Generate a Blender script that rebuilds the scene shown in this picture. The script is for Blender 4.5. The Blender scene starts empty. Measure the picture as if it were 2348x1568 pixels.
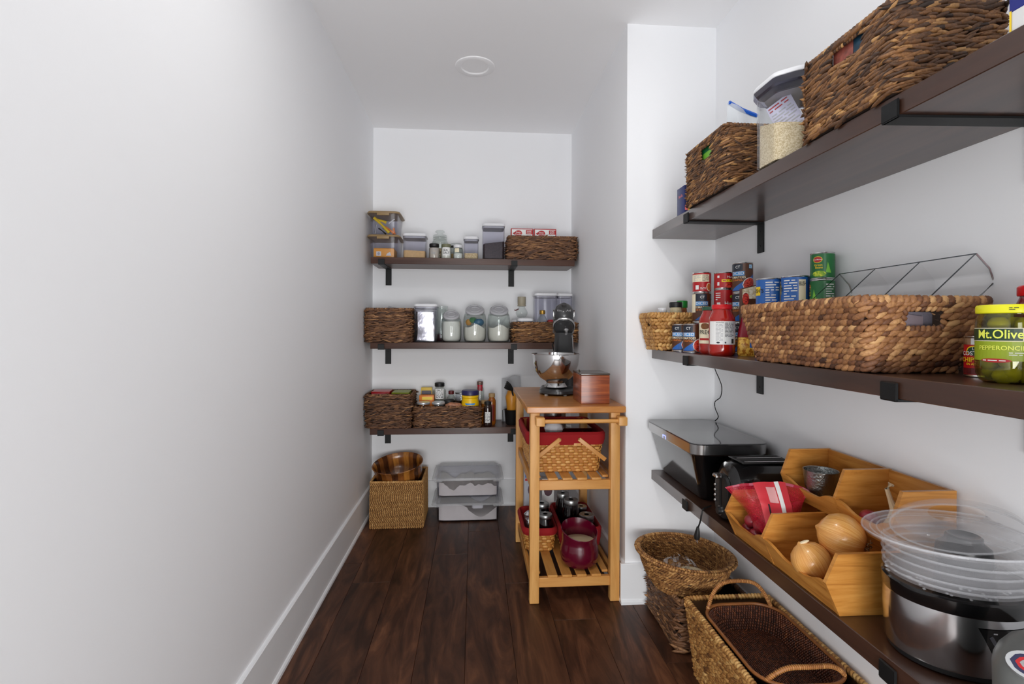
import bpy, math, random
import numpy as np
from mathutils import Matrix, Vector
PI = math.pi
rnd = random.Random(7)
nrs = np.random.RandomState(11)
SC = bpy.context.scene
COL = SC.collection

# ------------------------------------------------------------------ camera, world, lights, exposure
def setup_camera():
    cd = bpy.data.cameras.new('camera'); co = bpy.data.objects.new('camera', cd); COL.objects.link(co)
    th, ro = 0.0745, -0.0045
    R = Vector((math.cos(th), -math.sin(th), 0)); F = Vector((math.sin(th), math.cos(th), 0)); Z = Vector((0, 0, 1))
    r = R * math.cos(ro) - Z * math.sin(ro); u = R * math.sin(ro) + Z * math.cos(ro)
    M = Matrix(((r.x, u.x, -F.x, 0), (r.y, u.y, -F.y, 0), (r.z, u.z, -F.z, 1.27), (0, 0, 0, 1)))
    co.matrix_world = M
    cd.sensor_width = 36; cd.lens = 1173.36 / 2348 * 36
    cd.shift_y = -30.0 / 2348
    cd.clip_start = 0.02
    SC.camera = co
setup_camera()
SC.view_settings.view_transform = 'Standard'; SC.view_settings.look = 'None'
SC.view_settings.gamma = 1; SC.view_settings.use_curve_mapping = False
SC.view_settings.exposure = -0.24
SC.cycles.use_denoising = True
SC.cycles.max_bounces = 12; SC.cycles.diffuse_bounces = 10; SC.cycles.transparent_max_bounces = 24
SC.cycles.sample_clamp_indirect = 6.0; SC.cycles.caustics_reflective = False; SC.cycles.caustics_refractive = False
w = bpy.data.worlds.new('world'); SC.world = w; w.use_nodes = True
w.node_tree.nodes['Background'].inputs[0].default_value = (0.93, 0.96, 1.0, 1)
w.node_tree.nodes['Background'].inputs[1].default_value = 0.28
def area(name, loc, rot, sx, sy, power, color=(1, 1, 1)):
    l = bpy.data.lights.new(name, 'AREA'); l.shape = 'RECTANGLE'; l.size = sx; l.size_y = sy; l.energy = power; l.color = color
    o = bpy.data.objects.new(name, l); COL.objects.link(o); o.location = loc; o.rotation_euler = rot
    return o
area('window_light', (-0.5, -5.2, 1.5), (PI / 2, 0, math.radians(-4)), 1.5, 1.9, 68, (0.98, 0.99, 1.0))
area('side_fill_light', (2.1, -5.6, 1.5), (PI / 2, 0, math.radians(20)), 1.5, 1.9, 68, (0.98, 0.99, 1.0))  # added side fill to light the left wall evenly, no known window there
area('low_fill_light', (0.05, -1.4, 0.6), (math.radians(110), 0, math.radians(-6)), 1.5, 0.9, 64, (1.0, 1.0, 1.0))  # fill lamp added low behind the camera to lift ceiling and lower walls
area('overhead_fill', (0.05, 1.25, 2.688), (0, 0, 0), 0.16, 0.16, 8, (1.0, 0.99, 0.97))  # unseen overhead lamp, added to brighten the deep end of the room

# ------------------------------------------------------------------ materials
def S(*c):
    return tuple((v / 255 / 12.92 if v / 255 <= 0.04045 else ((v / 255 + 0.055) / 1.055) ** 2.4) for v in c)
MATS = {}
def nt(name):
    m = bpy.data.materials.new(name); m.use_nodes = True; n = m.node_tree
    return m, n, n.nodes['Principled BSDF']
def mat(name, rgb, rough=0.5, metal=0.0, var=0.0, scale=20.0, bump=0.0, bscale=60.0, coat=0.0, spec=0.5):
    if name in MATS: return MATS[name]
    m, n, b = nt(name); c = S(*rgb)
    b.inputs['Base Color'].default_value = (*c, 1); b.inputs['Roughness'].default_value = rough
    b.inputs['Metallic'].default_value = metal; b.inputs['Coat Weight'].default_value = coat; b.inputs['Coat Roughness'].default_value = 0.08
    b.inputs['Specular IOR Level'].default_value = spec
    tc = n.nodes.new('ShaderNodeTexCoord')
    if var:
        no = n.nodes.new('ShaderNodeTexNoise'); no.inputs['Scale'].default_value = scale; no.inputs['Detail'].default_value = 4
        mr = n.nodes.new('ShaderNodeMapRange'); mr.inputs[1].default_value = 0.3; mr.inputs[2].default_value = 0.7
        mr.inputs[3].default_value = 1 - var; mr.inputs[4].default_value = 1 + var
        mx = n.nodes.new('ShaderNodeMix'); mx.data_type = 'RGBA'; mx.blend_type = 'MULTIPLY'; mx.inputs[0].default_value = 1
        mx.inputs[6].default_value = (*c, 1)
        n.links.new(tc.outputs['Object'], no.inputs['Vector']); n.links.new(no.outputs[0], mr.inputs[0]); n.links.new(mr.outputs[0], mx.inputs[7])
        n.links.new(mx.outputs[2], b.inputs['Base Color'])
    if bump:
        nb = n.nodes.new('ShaderNodeTexNoise'); nb.inputs['Scale'].default_value = bscale; nb.inputs['Detail'].default_value = 3
        bp = n.nodes.new('ShaderNodeBump'); bp.inputs['Strength'].default_value = bump; bp.inputs['Distance'].default_value = 0.002
        n.links.new(tc.outputs['Object'], nb.inputs['Vector']); n.links.new(nb.outputs[0], bp.inputs['Height']); n.links.new(bp.outputs[0], b.inputs['Normal'])
    MATS[name] = m; return m
def wood(name, stops, sc=(1, 14, 14), rough=0.45, coat=0.0, rand=0.0, knots=0.0, nscale=3.0, bump=0.05, spec=0.5):
    """grain runs along the axis whose scale is smallest"""
    if name in MATS: return MATS[name]
    m, n, b = nt(name); N = n.nodes; L = n.links
    tc = N.new('ShaderNodeTexCoord'); mp = N.new('ShaderNodeMapping'); mp.inputs['Scale'].default_value = sc
    oi = N.new('ShaderNodeObjectInfo'); vm = N.new('ShaderNodeVectorMath'); vm.operation = 'ADD'
    cm = N.new('ShaderNodeCombineXYZ'); mu = N.new('ShaderNodeMath'); mu.operation = 'MULTIPLY'; mu.inputs[1].default_value = 37.0
    L.new(oi.outputs['Random'], mu.inputs[0])
    for i in range(3): L.new(mu.outputs[0], cm.inputs[i])
    L.new(tc.outputs['Object'], mp.inputs['Vector']); L.new(mp.outputs[0], vm.inputs[0]); L.new(cm.outputs[0], vm.inputs[1])
    no = N.new('ShaderNodeTexNoise'); no.inputs['Scale'].default_value = nscale; no.inputs['Detail'].default_value = 7; no.inputs['Roughness'].default_value = 0.62; no.inputs['Distortion'].default_value = 0.6 + knots
    L.new(vm.outputs[0], no.inputs['Vector'])
    cr = N.new('ShaderNodeValToRGB'); el = cr.color_ramp.elements
    while len(el) < len(stops): el.new(0.5)
    for e, (p, c) in zip(el, stops): e.position = p; e.color = (*S(*c), 1)
    L.new(no.outputs[0], cr.inputs[0])
    out = cr.outputs[0]
    if rand:
        mr = N.new('ShaderNodeMapRange'); mr.inputs[3].default_value = 1 - rand; mr.inputs[4].default_value = 1 + rand
        L.new(oi.outputs['Random'], mr.inputs[0]); mx = N.new('ShaderNodeMix'); mx.data_type = 'RGBA'; mx.blend_type = 'MULTIPLY'; mx.inputs[0].default_value = 1
        L.new(out, mx.inputs[6]); L.new(mr.outputs[0], mx.inputs[7]); out = mx.outputs[2]
    L.new(out, b.inputs['Base Color']); b.inputs['Roughness'].default_value = rough; b.inputs['Coat Weight'].default_value = coat; b.inputs['Specular IOR Level'].default_value = spec
    b.inputs['Coat Roughness'].default_value = 0.15
    bp = N.new('ShaderNodeBump'); bp.inputs['Strength'].default_value = bump; bp.inputs['Distance'].default_value = 0.001
    L.new(no.outputs[0], bp.inputs['Height']); L.new(bp.outputs[0], b.inputs['Normal'])
    MATS[name] = m; return m
def straw(name, stops, rough=0.62):
    """colour of each woven strand comes from the 'tone' attribute written when it is woven"""
    if name in MATS: return MATS[name]
    m, n, b = nt(name); N = n.nodes; L = n.links
    at = N.new('ShaderNodeAttribute'); at.attribute_name = 'tone'
    tc = N.new('ShaderNodeTexCoord'); no = N.new('ShaderNodeTexNoise'); no.inputs['Scale'].default_value = 220; no.inputs['Detail'].default_value = 3
    L.new(tc.outputs['Object'], no.inputs['Vector'])
    ma = N.new('ShaderNodeMath'); ma.operation = 'MULTIPLY_ADD'; ma.inputs[1].default_value = 0.5; L.new(no.outputs[0], ma.inputs[0])
    sb = N.new('ShaderNodeMath'); sb.operation = 'SUBTRACT'; sb.inputs[1].default_value = 0.25; L.new(at.outputs['Fac'], sb.inputs[0]); L.new(sb.outputs[0], ma.inputs[2])
    cr = N.new('ShaderNodeValToRGB'); el = cr.color_ramp.elements
    while len(el) < len(stops): el.new(0.5)
    for e, (p, c) in zip(el, stops): e.position = p; e.color = (*S(*c), 1)
    L.new(ma.outputs[0], cr.inputs[0]); L.new(cr.outputs[0], b.inputs['Base Color']); b.inputs['Roughness'].default_value = rough
    MATS[name] = m; return m
def clear(name, tint=(245, 247, 248), k=0.75, base=0.03, rough=0.04):
    if name in MATS: return MATS[name]
    m, n, b = nt(name); N = n.nodes; L = n.links; N.remove(b)
    tr = N.new('ShaderNodeBsdfTransparent'); tr.inputs[0].default_value = (*S(*tint), 1)
    gl = N.new('ShaderNodeBsdfGlossy'); gl.inputs['Roughness'].default_value = rough
    lw = N.new('ShaderNodeLayerWeight'); lw.inputs[0].default_value = 0.5
    po = N.new('ShaderNodeMath'); po.operation = 'POWER'; po.inputs[1].default_value = 3.0; L.new(lw.outputs['Facing'], po.inputs[0])
    ma = N.new('ShaderNodeMath'); ma.operation = 'MULTIPLY_ADD'; ma.inputs[1].default_value = k; ma.inputs[2].default_value = base; L.new(po.outputs[0], ma.inputs[0])
    mx = N.new('ShaderNodeMixShader'); L.new(ma.outputs[0], mx.inputs[0]); L.new(tr.outputs[0], mx.inputs[1]); L.new(gl.outputs[0], mx.inputs[2])
    L.new(mx.outputs[0], N['Material Output'].inputs[0]); MATS[name] = m; return m
def haze(name, rgb, alpha, rough=0.35):
    """frosted, milky or netted film: part see-through, part its own colour"""
    if name in MATS: return MATS[name]
    m, n, b = nt(name); b.inputs['Base Color'].default_value = (*S(*rgb), 1); b.inputs['Roughness'].default_value = rough; b.inputs['Alpha'].default_value = alpha
    MATS[name] = m; return m
def speck(name, a, b_, scale=300, rough=0.8, lo=0.45, hi=0.55):
    if name in MATS: return MATS[name]
    m, n, b = nt(name); N = n.nodes; L = n.links
    tc = N.new('ShaderNodeTexCoord'); vo = N.new('ShaderNodeTexVoronoi'); vo.inputs['Scale'].default_value = scale; L.new(tc.outputs['Object'], vo.inputs['Vector'])
    cr = N.new('ShaderNodeValToRGB'); cr.color_ramp.elements[0].position = 0.15; cr.color_ramp.elements[1].position = 0.8
    cr.color_ramp.elements[0].color = (*S(*a), 1); cr.color_ramp.elements[1].color = (*S(*b_), 1)
    sp = N.new('ShaderNodeSeparateColor'); L.new(vo.outputs['Color'], sp.inputs[0]); L.new(sp.outputs[0], cr.inputs[0]); L.new(cr.outputs[0], b.inputs['Base Color'])
    b.inputs['Roughness'].default_value = rough; MATS[name] = m; return m

M_wall = mat('wall_paint', (243, 244, 246), 0.6, bump=0.05, bscale=160, spec=0.3)
M_ceil = mat('ceiling_paint', (246, 246, 247), 0.8, spec=0.2)
M_trim = mat('trim_paint', (244, 246, 248), 0.35)
M_floor = wood('walnut_plank', [(0.28, (38, 20, 12)), (0.43, (62, 36, 23)), (0.57, (88, 54, 36)), (0.8, (128, 84, 56))], sc=(5, 0.9, 5), rough=0.42, spec=0.35, rand=0.22, knots=1.2, nscale=2.2)
M_shelf = wood('shelf_walnut', [(0.3, (44, 26, 18)), (0.5, (62, 38, 27)), (0.75, (78, 50, 36))], sc=(9, 0.7, 9), rough=0.38, nscale=2.0, bump=0.03, coat=0.5)
M_shelfx = wood('shelf_walnut_cross', [(0.3, (58, 36, 28)), (0.5, (78, 52, 42)), (0.75, (92, 64, 52))], sc=(0.7, 9, 9), rough=0.36, nscale=2.0, bump=0.03)
M_iron = mat('black_iron', (18, 19, 20), 0.5, spec=0.3)
M_cart = wood('beech', [(0.3, (196, 138, 68)), (0.5, (214, 158, 88)), (0.75, (226, 174, 104))], sc=(9, 9, 1), rough=0.42, nscale=2.5, bump=0.03)
M_carty = wood('beech_slat', [(0.3, (188, 126, 58)), (0.5, (208, 148, 76)), (0.75, (222, 166, 94))], sc=(9, 1, 9), rough=0.4, nscale=2.5, bump=0.03)
M_cartop = wood('beech_top', [(0.3, (170, 108, 50)), (0.5, (190, 126, 64)), (0.75, (206, 146, 84))], sc=(1.5, 12, 6), rough=0.3, nscale=3, bump=0.02, coat=0.2)
M_bamboo = wood('bamboo', [(0.28, (150, 88, 28)), (0.5, (196, 132, 58)), (0.75, (214, 154, 78))], sc=(1.2, 1.2, 14), rough=0.38, nscale=4, coat=0.15)
M_black = mat('gloss_black', (10, 10, 11), 0.12, coat=0.4)
M_blackm = mat('matt_black', (16, 16, 17), 0.5)
M_steel = mat('brushed_steel', (190, 190, 190), 0.22, 1.0)
M_steeld = mat('dull_steel', (170, 172, 172), 0.35, 1.0, var=0.1)
M_tin = mat('tin', (205, 206, 205), 0.25, 1.0)
M_white = mat('white_plastic', (228, 229, 232), 0.3)
M_grey = mat('grey_plastic', (178, 178, 182), 0.4)
M_clear = clear('clear_plastic', (251, 252, 253), 0.6, 0.02)
M_glass = clear('clear_glass', (249, 251, 250), 0.7, 0.04, 0.02)
M_smoke = clear('smoky_plastic', (247, 247, 250), 0.55, 0.016, 0.08)
M_flour = mat('flour', (232, 227, 219), 0.9, var=0.03)
M_paper = mat('paper_white', (232, 232, 230), 0.5)
M_ink = mat('ink_black', (28, 28, 32), 0.6)
M_red = mat('red_print', (176, 20, 26), 0.35)
M_hyac = straw('water_hyacinth', [(0.05, (62, 36, 22)), (0.35, (118, 76, 48)), (0.62, (160, 112, 70)), (0.9, (205, 160, 108))])
M_gold = straw('golden_hyacinth', [(0.05, (92, 58, 26)), (0.35, (158, 108, 54)), (0.62, (192, 142, 78)), (0.9, (222, 180, 114))])
M_abaca = straw('abaca_strand', [(0.0, (38, 22, 12)), (0.3, (84, 54, 30)), (0.6, (130, 88, 50)), (0.95, (186, 142, 88))])
M_abacad = straw('dark_strand', [(0.0, (40, 22, 12)), (0.35, (84, 54, 34)), (0.65, (120, 82, 52)), (0.95, (170, 126, 84))])
M_sea = straw('seagrass', [(0.0, (106, 70, 32)), (0.35, (164, 118, 64)), (0.65, (196, 150, 90)), (0.95, (226, 188, 128))])
M_ratt = straw('rattan_red', [(0.0, (40, 17, 8)), (0.35, (84, 40, 20)), (0.65, (118, 62, 32)), (0.95, (160, 98, 56))], 0.4)
M_splint = straw('maple_splint', [(0.0, (158, 98, 36)), (0.4, (196, 136, 62)), (0.7, (214, 158, 84)), (0.95, (232, 186, 116))], 0.45)
M_core = mat('basket_core', (42, 26, 16), 0.9)
M_coreg = mat('basket_core_tan', (96, 64, 34), 0.9)

# ------------------------------------------------------------------ mesh helpers
class MB:
    def __init__(s): s.v = []; s.f = []; s.m = []; s.cur = 0
    def add(s, V, F):
        o = len(s.v); s.v += [tuple(p) for p in V]; s.f += [tuple(i + o for i in f) for f in F]; s.m += [s.cur] * len(F); return s
    def box(s, x0, x1, y0, y1, z0, z1, b=0.0):
        if b > 0:
            return s.vessel(x1 - x0, y1 - y0, b, [(b, z0), (0, z0 + b), (0, z1 - b), (b, z1)], 2, cx=(x0 + x1) / 2, cy=(y0 + y1) / 2)
        V = [(x, y, z) for z in (z0, z1) for y in (y0, y1) for x in (x0, x1)]
        return s.add(V, [(0, 2, 3, 1), (4, 5, 7, 6), (0, 1, 5, 4), (2, 6, 7, 3), (0, 4, 6, 2), (1, 3, 7, 5)])
    def rings(s, R, cap0=True, cap1=True, loop=False):
        n = len(R[0]); V = [p for r in R for p in r]; F = []
        k = len(R)
        for i in range(k if loop else k - 1):
            a = i * n; b = ((i + 1) % k) * n
            for j in range(n): F.append((a + j, a + (j + 1) % n, b + (j + 1) % n, b + j))
        if not loop:
            if cap0: F.append(tuple(range(n - 1, -1, -1)))
            if cap1: F.append(tuple(range((k - 1) * n, k * n)))
        return s.add(V, F)
    def vessel(s, w, d, r, prof, seg=6, cx=0, cy=0, cap0=True, cap1=True, fn=None):
        R = []
        for ins, z in prof:
            pts = rr(w - 2 * ins, d - 2 * ins, max(r - ins, 0.0004), seg)
            R.append([(cx + x, cy + y, z if fn is None else fn(x, y, z)) for x, y in pts])
        return s.rings(R, cap0, cap1)
    def lathe(s, prof, seg=28, cx=0, cy=0, cap0=True, cap1=True, sx=1, sy=1):
        R = [[(cx + sx * r * math.cos(2 * PI * j / seg), cy + sy * r * math.sin(2 * PI * j / seg), z) for j in range(seg)] for r, z in prof]
        return s.rings(R, cap0, cap1)
    def tube(s, P, r, sides=6, closed=False, flat=1.0):
        P = [Vector(p) for p in P]; n = len(P); R = []
        up = Vector((0, 0, 1))
        for i in range(n):
            a = P[(i - 1) % n] if (closed or i > 0) else P[i]; b = P[(i + 1) % n] if (closed or i < n - 1) else P[i]
            t = (b - a).normalized(); q = up if abs(t.z) < 0.9 else Vector((1, 0, 0))
            x = t.cross(q).normalized(); y = x.cross(t).normalized(); rr_ = r[i] if isinstance(r, (list, tuple)) else r
            R.append([tuple(P[i] + x * (rr_ * math.cos(2 * PI * j / sides)) + y * (rr_ * flat * math.sin(2 * PI * j / sides))) for j in range(sides)])
        return s.rings(R, loop=closed)
    def ell(s, c, rx, ry, rz, seg=14, st=8, M=None):
        R = []
        for i in range(1, st):
            a = PI * i / st
            R.append([Vector((rx * math.sin(a) * math.cos(2 * PI * j / seg), ry * math.sin(a) * math.sin(2 * PI * j / seg), -rz * math.cos(a))) for j in range(seg)])
        if M: R = [[M @ p for p in r] for r in R]
        R = [[tuple(p + Vector(c)) for p in r] for r in R]
        return s.rings(R)
    def prism(s, poly, y0, y1, axis='y'):
        """polygon given in (x,z), extruded along y (or (y,z) along x)"""
        if axis == 'y': A = [(x, y0, z) for x, z in poly]; B = [(x, y1, z) for x, z in poly]
        elif axis == 'x': A = [(y0, x, z) for x, z in poly]; B = [(y1, x, z) for x, z in poly]
        else: A = [(x, z, y0) for x, z in poly]; B = [(x, z, y1) for x, z in poly]
        return s.rings([A, B])
    def xf(s, M, start=0):
        for i in range(start, len(s.v)): s.v[i] = tuple(M @ Vector(s.v[i]))
        return s
def rr(w, d, r, seg):
    r = min(r, w / 2, d / 2); P = []
    for cx, cy, a0 in ((w / 2 - r, d / 2 - r, 0), (-w / 2 + r, d / 2 - r, PI / 2), (-w / 2 + r, -d / 2 + r, PI), (w / 2 - r, -d / 2 + r, 1.5 * PI)):
        for k in range(seg + 1):
            a = a0 + PI / 2 * k / seg; P.append((cx + r * math.cos(a), cy + r * math.sin(a)))
    return P
def rrpath(w, d, r, n):
    """n evenly spaced points, tangents and normals around a rounded rectangle"""
    P = np.array(rr(w, d, r, 10)); P = np.vstack([P, P[:1]])
    L = np.r_[0, np.cumsum(np.hypot(*np.diff(P, axis=0).T))]
    s = np.arange(n) / n * L[-1]
    X = np.stack([np.interp(s, L, P[:, 0]), np.interp(s, L, P[:, 1])], 1)
    s2 = (s + 1e-3) % L[-1]; s1 = (s - 1e-3) % L[-1]
    T = np.stack([np.interp(s2, L, P[:, 0]) - np.interp(s1, L, P[:, 0]), np.interp(s2, L, P[:, 1]) - np.interp(s1, L, P[:, 1])], 1)
    T /= np.linalg.norm(T, axis=1)[:, None] + 1e-9
    return X, T, np.stack([T[:, 1], -T[:, 0]], 1), L[-1]

def link(name, me, parent):
    o = bpy.data.objects.new(name, me); COL.objects.link(o)
    if parent is not None: o.parent = parent
    return o
def part(name, mb, m, parent=None, smooth=True, label=None, kind=None):
    me = bpy.data.meshes.new(name); me.from_pydata(mb.v, [], mb.f)
    for k in (m if isinstance(m, (list, tuple)) else [m]): me.materials.append(k)
    if isinstance(m, (list, tuple)): me.polygons.foreach_set('material_index', mb.m)
    if smooth:
        me.polygons.foreach_set('use_smooth', [True] * len(me.polygons))
        me.update(); me.set_sharp_from_angle(angle=math.radians(35))
    me.update()
    o = link(name, me, parent)
    if label: o['label'] = label
    if kind: o['kind'] = kind
    return o
def thing(name, label, cat, loc=(0, 0, 0), rz=0, group=None, rot=None):
    o = bpy.data.objects.new(name, None); COL.objects.link(o); o.empty_display_size = 0.05
    o.location = loc; o.rotation_euler = rot if rot else (0, 0, rz); o['label'] = label; o['category'] = cat
    if group: o['group'] = group
    return o
def tag(o, label, cat, group=None):
    o['label'] = label; o['category'] = cat
    if group: o['group'] = group
    return o
def struct(name, mb, m, smooth=False):
    o = part(name, mb, m, None, smooth); o['kind'] = 'structure'; return o
def face(x, y): return math.atan2(-x, y)

# lettering: outlines of the built-in font, laid flat or wrapped round a cylinder
TXT = {}
def txt(s):
    if s in TXT: return TXT[s]
    cu = bpy.data.curves.new('t', 'FONT'); cu.body = s; cu.align_x = 'CENTER'; cu.align_y = 'CENTER'; cu.offset = 0.012; cu.resolution_u = 3
    ob = bpy.data.objects.new('t', cu); COL.objects.link(ob); dg = bpy.context.evaluated_depsgraph_get()
    me = bpy.data.meshes.new_from_object(ob.evaluated_get(dg))
    V = [tuple(v.co)[:2] for v in me.vertices]; F = [tuple(p.vertices) for p in me.polygons]
    bpy.data.objects.remove(ob); bpy.data.meshes.remove(me); bpy.data.curves.remove(cu)
    TXT[s] = (V, F); return V, F
def wrap(R, off):
    if R is None: return lambda x, z: (x, -off, z)
    return lambda x, z: ((R + off) * math.sin(x / R), -(R + off) * math.cos(x / R), z)
def letters(s, size, x, z, R, parent, m, off=0.0009, name='lettering', ang=0.0, sx=1.0):
    V, F = txt(s); g = wrap(R, off); c, si = math.cos(ang), math.sin(ang)
    mb = MB(); mb.add([g(x + size * (sx * a * c - b * si), z + size * (sx * a * si + b * c)) for a, b in V], F)
    return part(name, mb, m, parent, False)
def decal(poly, R, parent, m, off=0.0004, name='printed_patch', n=10):
    """flat printed patch: convex outline in (x,z), sliced so that it can follow a cylinder"""
    xs = [p[0] for p in poly]; x0, x1 = min(xs), max(xs); g = wrap(R, off); V = []; F = []
    for i in range(n + 1):
        x = min(max(x0 + (x1 - x0) * i / n, x0 + 1e-6), x1 - 1e-6); zs = []
        for (ax, az), (bx, bz) in zip(poly, poly[1:] + poly[:1]):
            if (ax - x) * (bx - x) <= 0 and abs(bx - ax) > 1e-9: zs.append(az + (bz - az) * (x - ax) / (bx - ax))
        V += [g(x, min(zs)), g(x, max(zs))]
        if i: F.append((2 * i - 2, 2 * i, 2 * i + 1, 2 * i - 1))
    mb = MB(); mb.add(V, F); return part(name, mb, m, parent, False)
def oval(cx, cz, a, b, n=20): return [(cx + a * math.cos(2 * PI * i / n), cz + b * math.sin(2 * PI * i / n)) for i in range(n)]
def rect(x0, x1, z0, z1): return [(x0, z0), (x1, z0), (x1, z1), (x0, z1)]

# weaving: every stitch is a small leaf-shaped strand of its own
def tmpl(sq):
    ts = (-0.8, -0.35, 0.35, 0.8) if sq else (-0.6, 0.0, 0.6); V = [(-1, 0, 0)]; F = []; k = 6
    for t in ts:
        q = (1 - abs(t) ** 4) ** 0.5 if sq else (1 - t * t) ** 0.6
        for j in range(k):
            a = 2 * PI * j / k; V.append((t, q * math.cos(a), q * math.sin(a)))
    V.append((1, 0, 0)); e = len(V) - 1
    for j in range(k): F.append((0, 1 + (j + 1) % k, 1 + j, -1))
    for i in range(len(ts) - 1):
        for j in range(k): F.append((1 + i * k + j, 1 + i * k + (j + 1) % k, 1 + (i + 1) * k + (j + 1) % k, 1 + (i + 1) * k + j))
    b = 1 + (len(ts) - 1) * k
    for j in range(k): F.append((e, b + j, b + (j + 1) % k, -1))
    return np.array(V), F
TM = {0: tmpl(0), 1: tmpl(1)}
def stitches(name, C, T, U, N, L, W, D, tone, m, parent, sq=0, kind=None):
    V0, F0 = TM[sq]; n = len(C)
    if n == 0: return None
    L, W, D = [np.broadcast_to(np.asarray(a, float), (n,)) for a in (L, W, D)]
    V = C[:, None, :] + V0[None, :, 0:1] * (T * L[:, None])[:, None, :] + V0[None, :, 1:2] * (U * W[:, None])[:, None, :] + V0[None, :, 2:3] * (N * D[:, None])[:, None, :]
    V = V.reshape(-1, 3); nv = len(V0)
    loops = []; starts = []; tot = []; pos = 0
    fl = [[i for i in f if i >= 0] for f in F0]; base = np.concatenate([np.array(f) for f in fl]); cnt = np.array([len(f) for f in fl])
    loops = (base[None, :] + (np.arange(n) * nv)[:, None]).ravel(); tot = np.tile(cnt, n); starts = np.r_[0, np.cumsum(tot)[:-1]]
    me = bpy.data.meshes.new(name); me.vertices.add(len(V)); me.vertices.foreach_set('co', V.ravel())
    me.loops.add(len(loops)); me.loops.foreach_set('vertex_index', loops.astype(np.int32))
    me.polygons.add(len(tot)); me.polygons.foreach_set('loop_start', starts.astype(np.int32))
    me.polygons.foreach_set('use_smooth', np.ones(len(tot), bool))
    me.update(calc_edges=True)
    at = me.attributes.new('tone', 'FLOAT', 'POINT'); at.data.foreach_set('value', np.repeat(tone, nv).astype(np.float32))
    me.materials.append(m); o = link(name, me, parent)
    if kind: o['kind'] = kind
    return o
def z3(X, z): return np.column_stack([X, np.broadcast_to(z, (len(X),))])
def weave(parent, base, top, h, r, m, core, row=0.009, st=0.02, L=0.8, tilt=0.3, jit=0.15, thick=0.5, tone=(0.5, 0.22), rim=0.008, hole=None,
          joined=False, z0=0.0, flip=True, wide=0.62, sq=0, liner=0.004, rimm=None, inside=False, rowtone=0.06, alt=False, floor=True, rimr=None):
    """woven basket: liner, rows of stitches, rope rim. base/top are (w, d, cx, cy)"""
    def dims(t): return [base[i] + (top[i] - base[i]) * t for i in range(4)]
    def inhole(X, z):
        if hole is None: return np.zeros(len(X), bool)
        sd, c, hw, za, zb = hole
        if sd == '-x': q = (X[:, 0] < -dims(z / h)[0] * 0.4) & (abs(X[:, 1] - c) < hw)
        else: q = (X[:, 1] < -dims(z / h)[1] * 0.4) & (abs(X[:, 0] - c) < hw)
        return q & (za < z < zb)
    # liner wall
    nz = 14 if hole else 4; zs = list(np.linspace(0, h, nz + 1)); mb = MB(); npt = 120 if hole else 44
    if hole: zs = sorted(set(zs + [hole[3] + 1e-4, hole[4] - 1e-4]))
    lay = []
    for ins in (liner * 0.2, liner):
        G = []
        for z in zs:
            w_, d_, cx, cy = dims(z / h); X, T, Nn, P = rrpath(w_ - 2 * ins, d_ - 2 * ins, max(r - ins, 0.003), npt); G.append((X, X + [cx, cy], z))
        lay.append(G)
    V = []; F = []
    for G in lay:
        for X, Y, z in G: V += [(a, b, z + z0) for a, b in Y]
    nl = len(zs) * npt
    for i in range(len(zs) - 1):
        zm = (zs[i] + zs[i + 1]) / 2; ih = inhole(lay[0][i][0], zm)
        for j in range(npt):
            if ih[j] and ih[(j + 1) % npt]: continue
            a, b, c, d = i * npt + j, i * npt + (j + 1) % npt, (i + 1) * npt + (j + 1) % npt, (i + 1) * npt + j
            F.append((a, b, c, d)); F.append((nl + d, nl + c, nl + b, nl + a))
    if floor: F.append(tuple(nl + j for j in range(npt)))
    mb.add(V, F); part('inner_wall', mb, core, parent, True)
    nrow = max(2, int(round(h / row))); rh = h / nrow; acc = []
    for k in range(nrow):
        z = (k + 0.5) * rh; w_, d_, cx, cy = dims(z / h)
        per = rrpath(w_, d_, r, 8)[3]; n = int(per / st)
        if alt: n = (n // 2) * 2
        X, T, Nn, P = rrpath(w_, d_, r, n)
        sh = (0.5 if alt else nrs.rand())
        X2, T, Nn, P = rrpath(w_, d_, r, n * 8); ix = ((np.arange(n) * 8 + (int(8 * sh) * (k if not alt else k % 2)) % 8)) % (n * 8)
        if alt: ix = (np.arange(n // 2) * 16 + (8 if k % 2 else 0)) % (n * 8)
        X = X2[ix]; T = T[ix]; Nn = Nn[ix]; ih = inhole(X, z); X = X[~ih]; T = T[~ih]; Nn = Nn[~ih]; n_ = len(X)
        sgn = (1 if (k % 2 or not flip) else -1)
        ta = sgn * tilt + nrs.randn(n_) * jit * 0.5
        T3 = z3(T * np.cos(ta)[:, None], np.sin(ta)); U3 = z3(-T * np.sin(ta)[:, None], np.cos(ta)); N3 = z3(Nn, 0)
        if inside: N3 = -N3
        C = z3(X + [cx, cy], z0 + z + nrs.randn(n_) * rh * jit * 0.5) + N3 * (rh * thick * 0.35 + abs(nrs.randn(n_))[:, None] * rh * jit * 0.3)
        if inside: C += N3 * liner
        tn = tone[0] + nrs.randn() * rowtone + nrs.randn(n_) * tone[1] * 0.8
        a = (C, T3, U3, N3, st * L * (1 + nrs.randn(n_) * jit * 0.6), rh * wide * (1 + nrs.randn(n_) * jit * 0.5), rh * thick, np.clip(tn, 0, 1))
        if joined: acc.append(a)
        else: stitches('woven_row', *a, m, parent, sq)
    if joined:
        stitches('woven_strands', *[np.concatenate([np.broadcast_to(np.asarray(a[i], float), (len(a[0]),)) if np.ndim(a[i]) < 2 else a[i] for a in acc]) for i in range(8)], m, parent, sq, kind='stuff')
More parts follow.
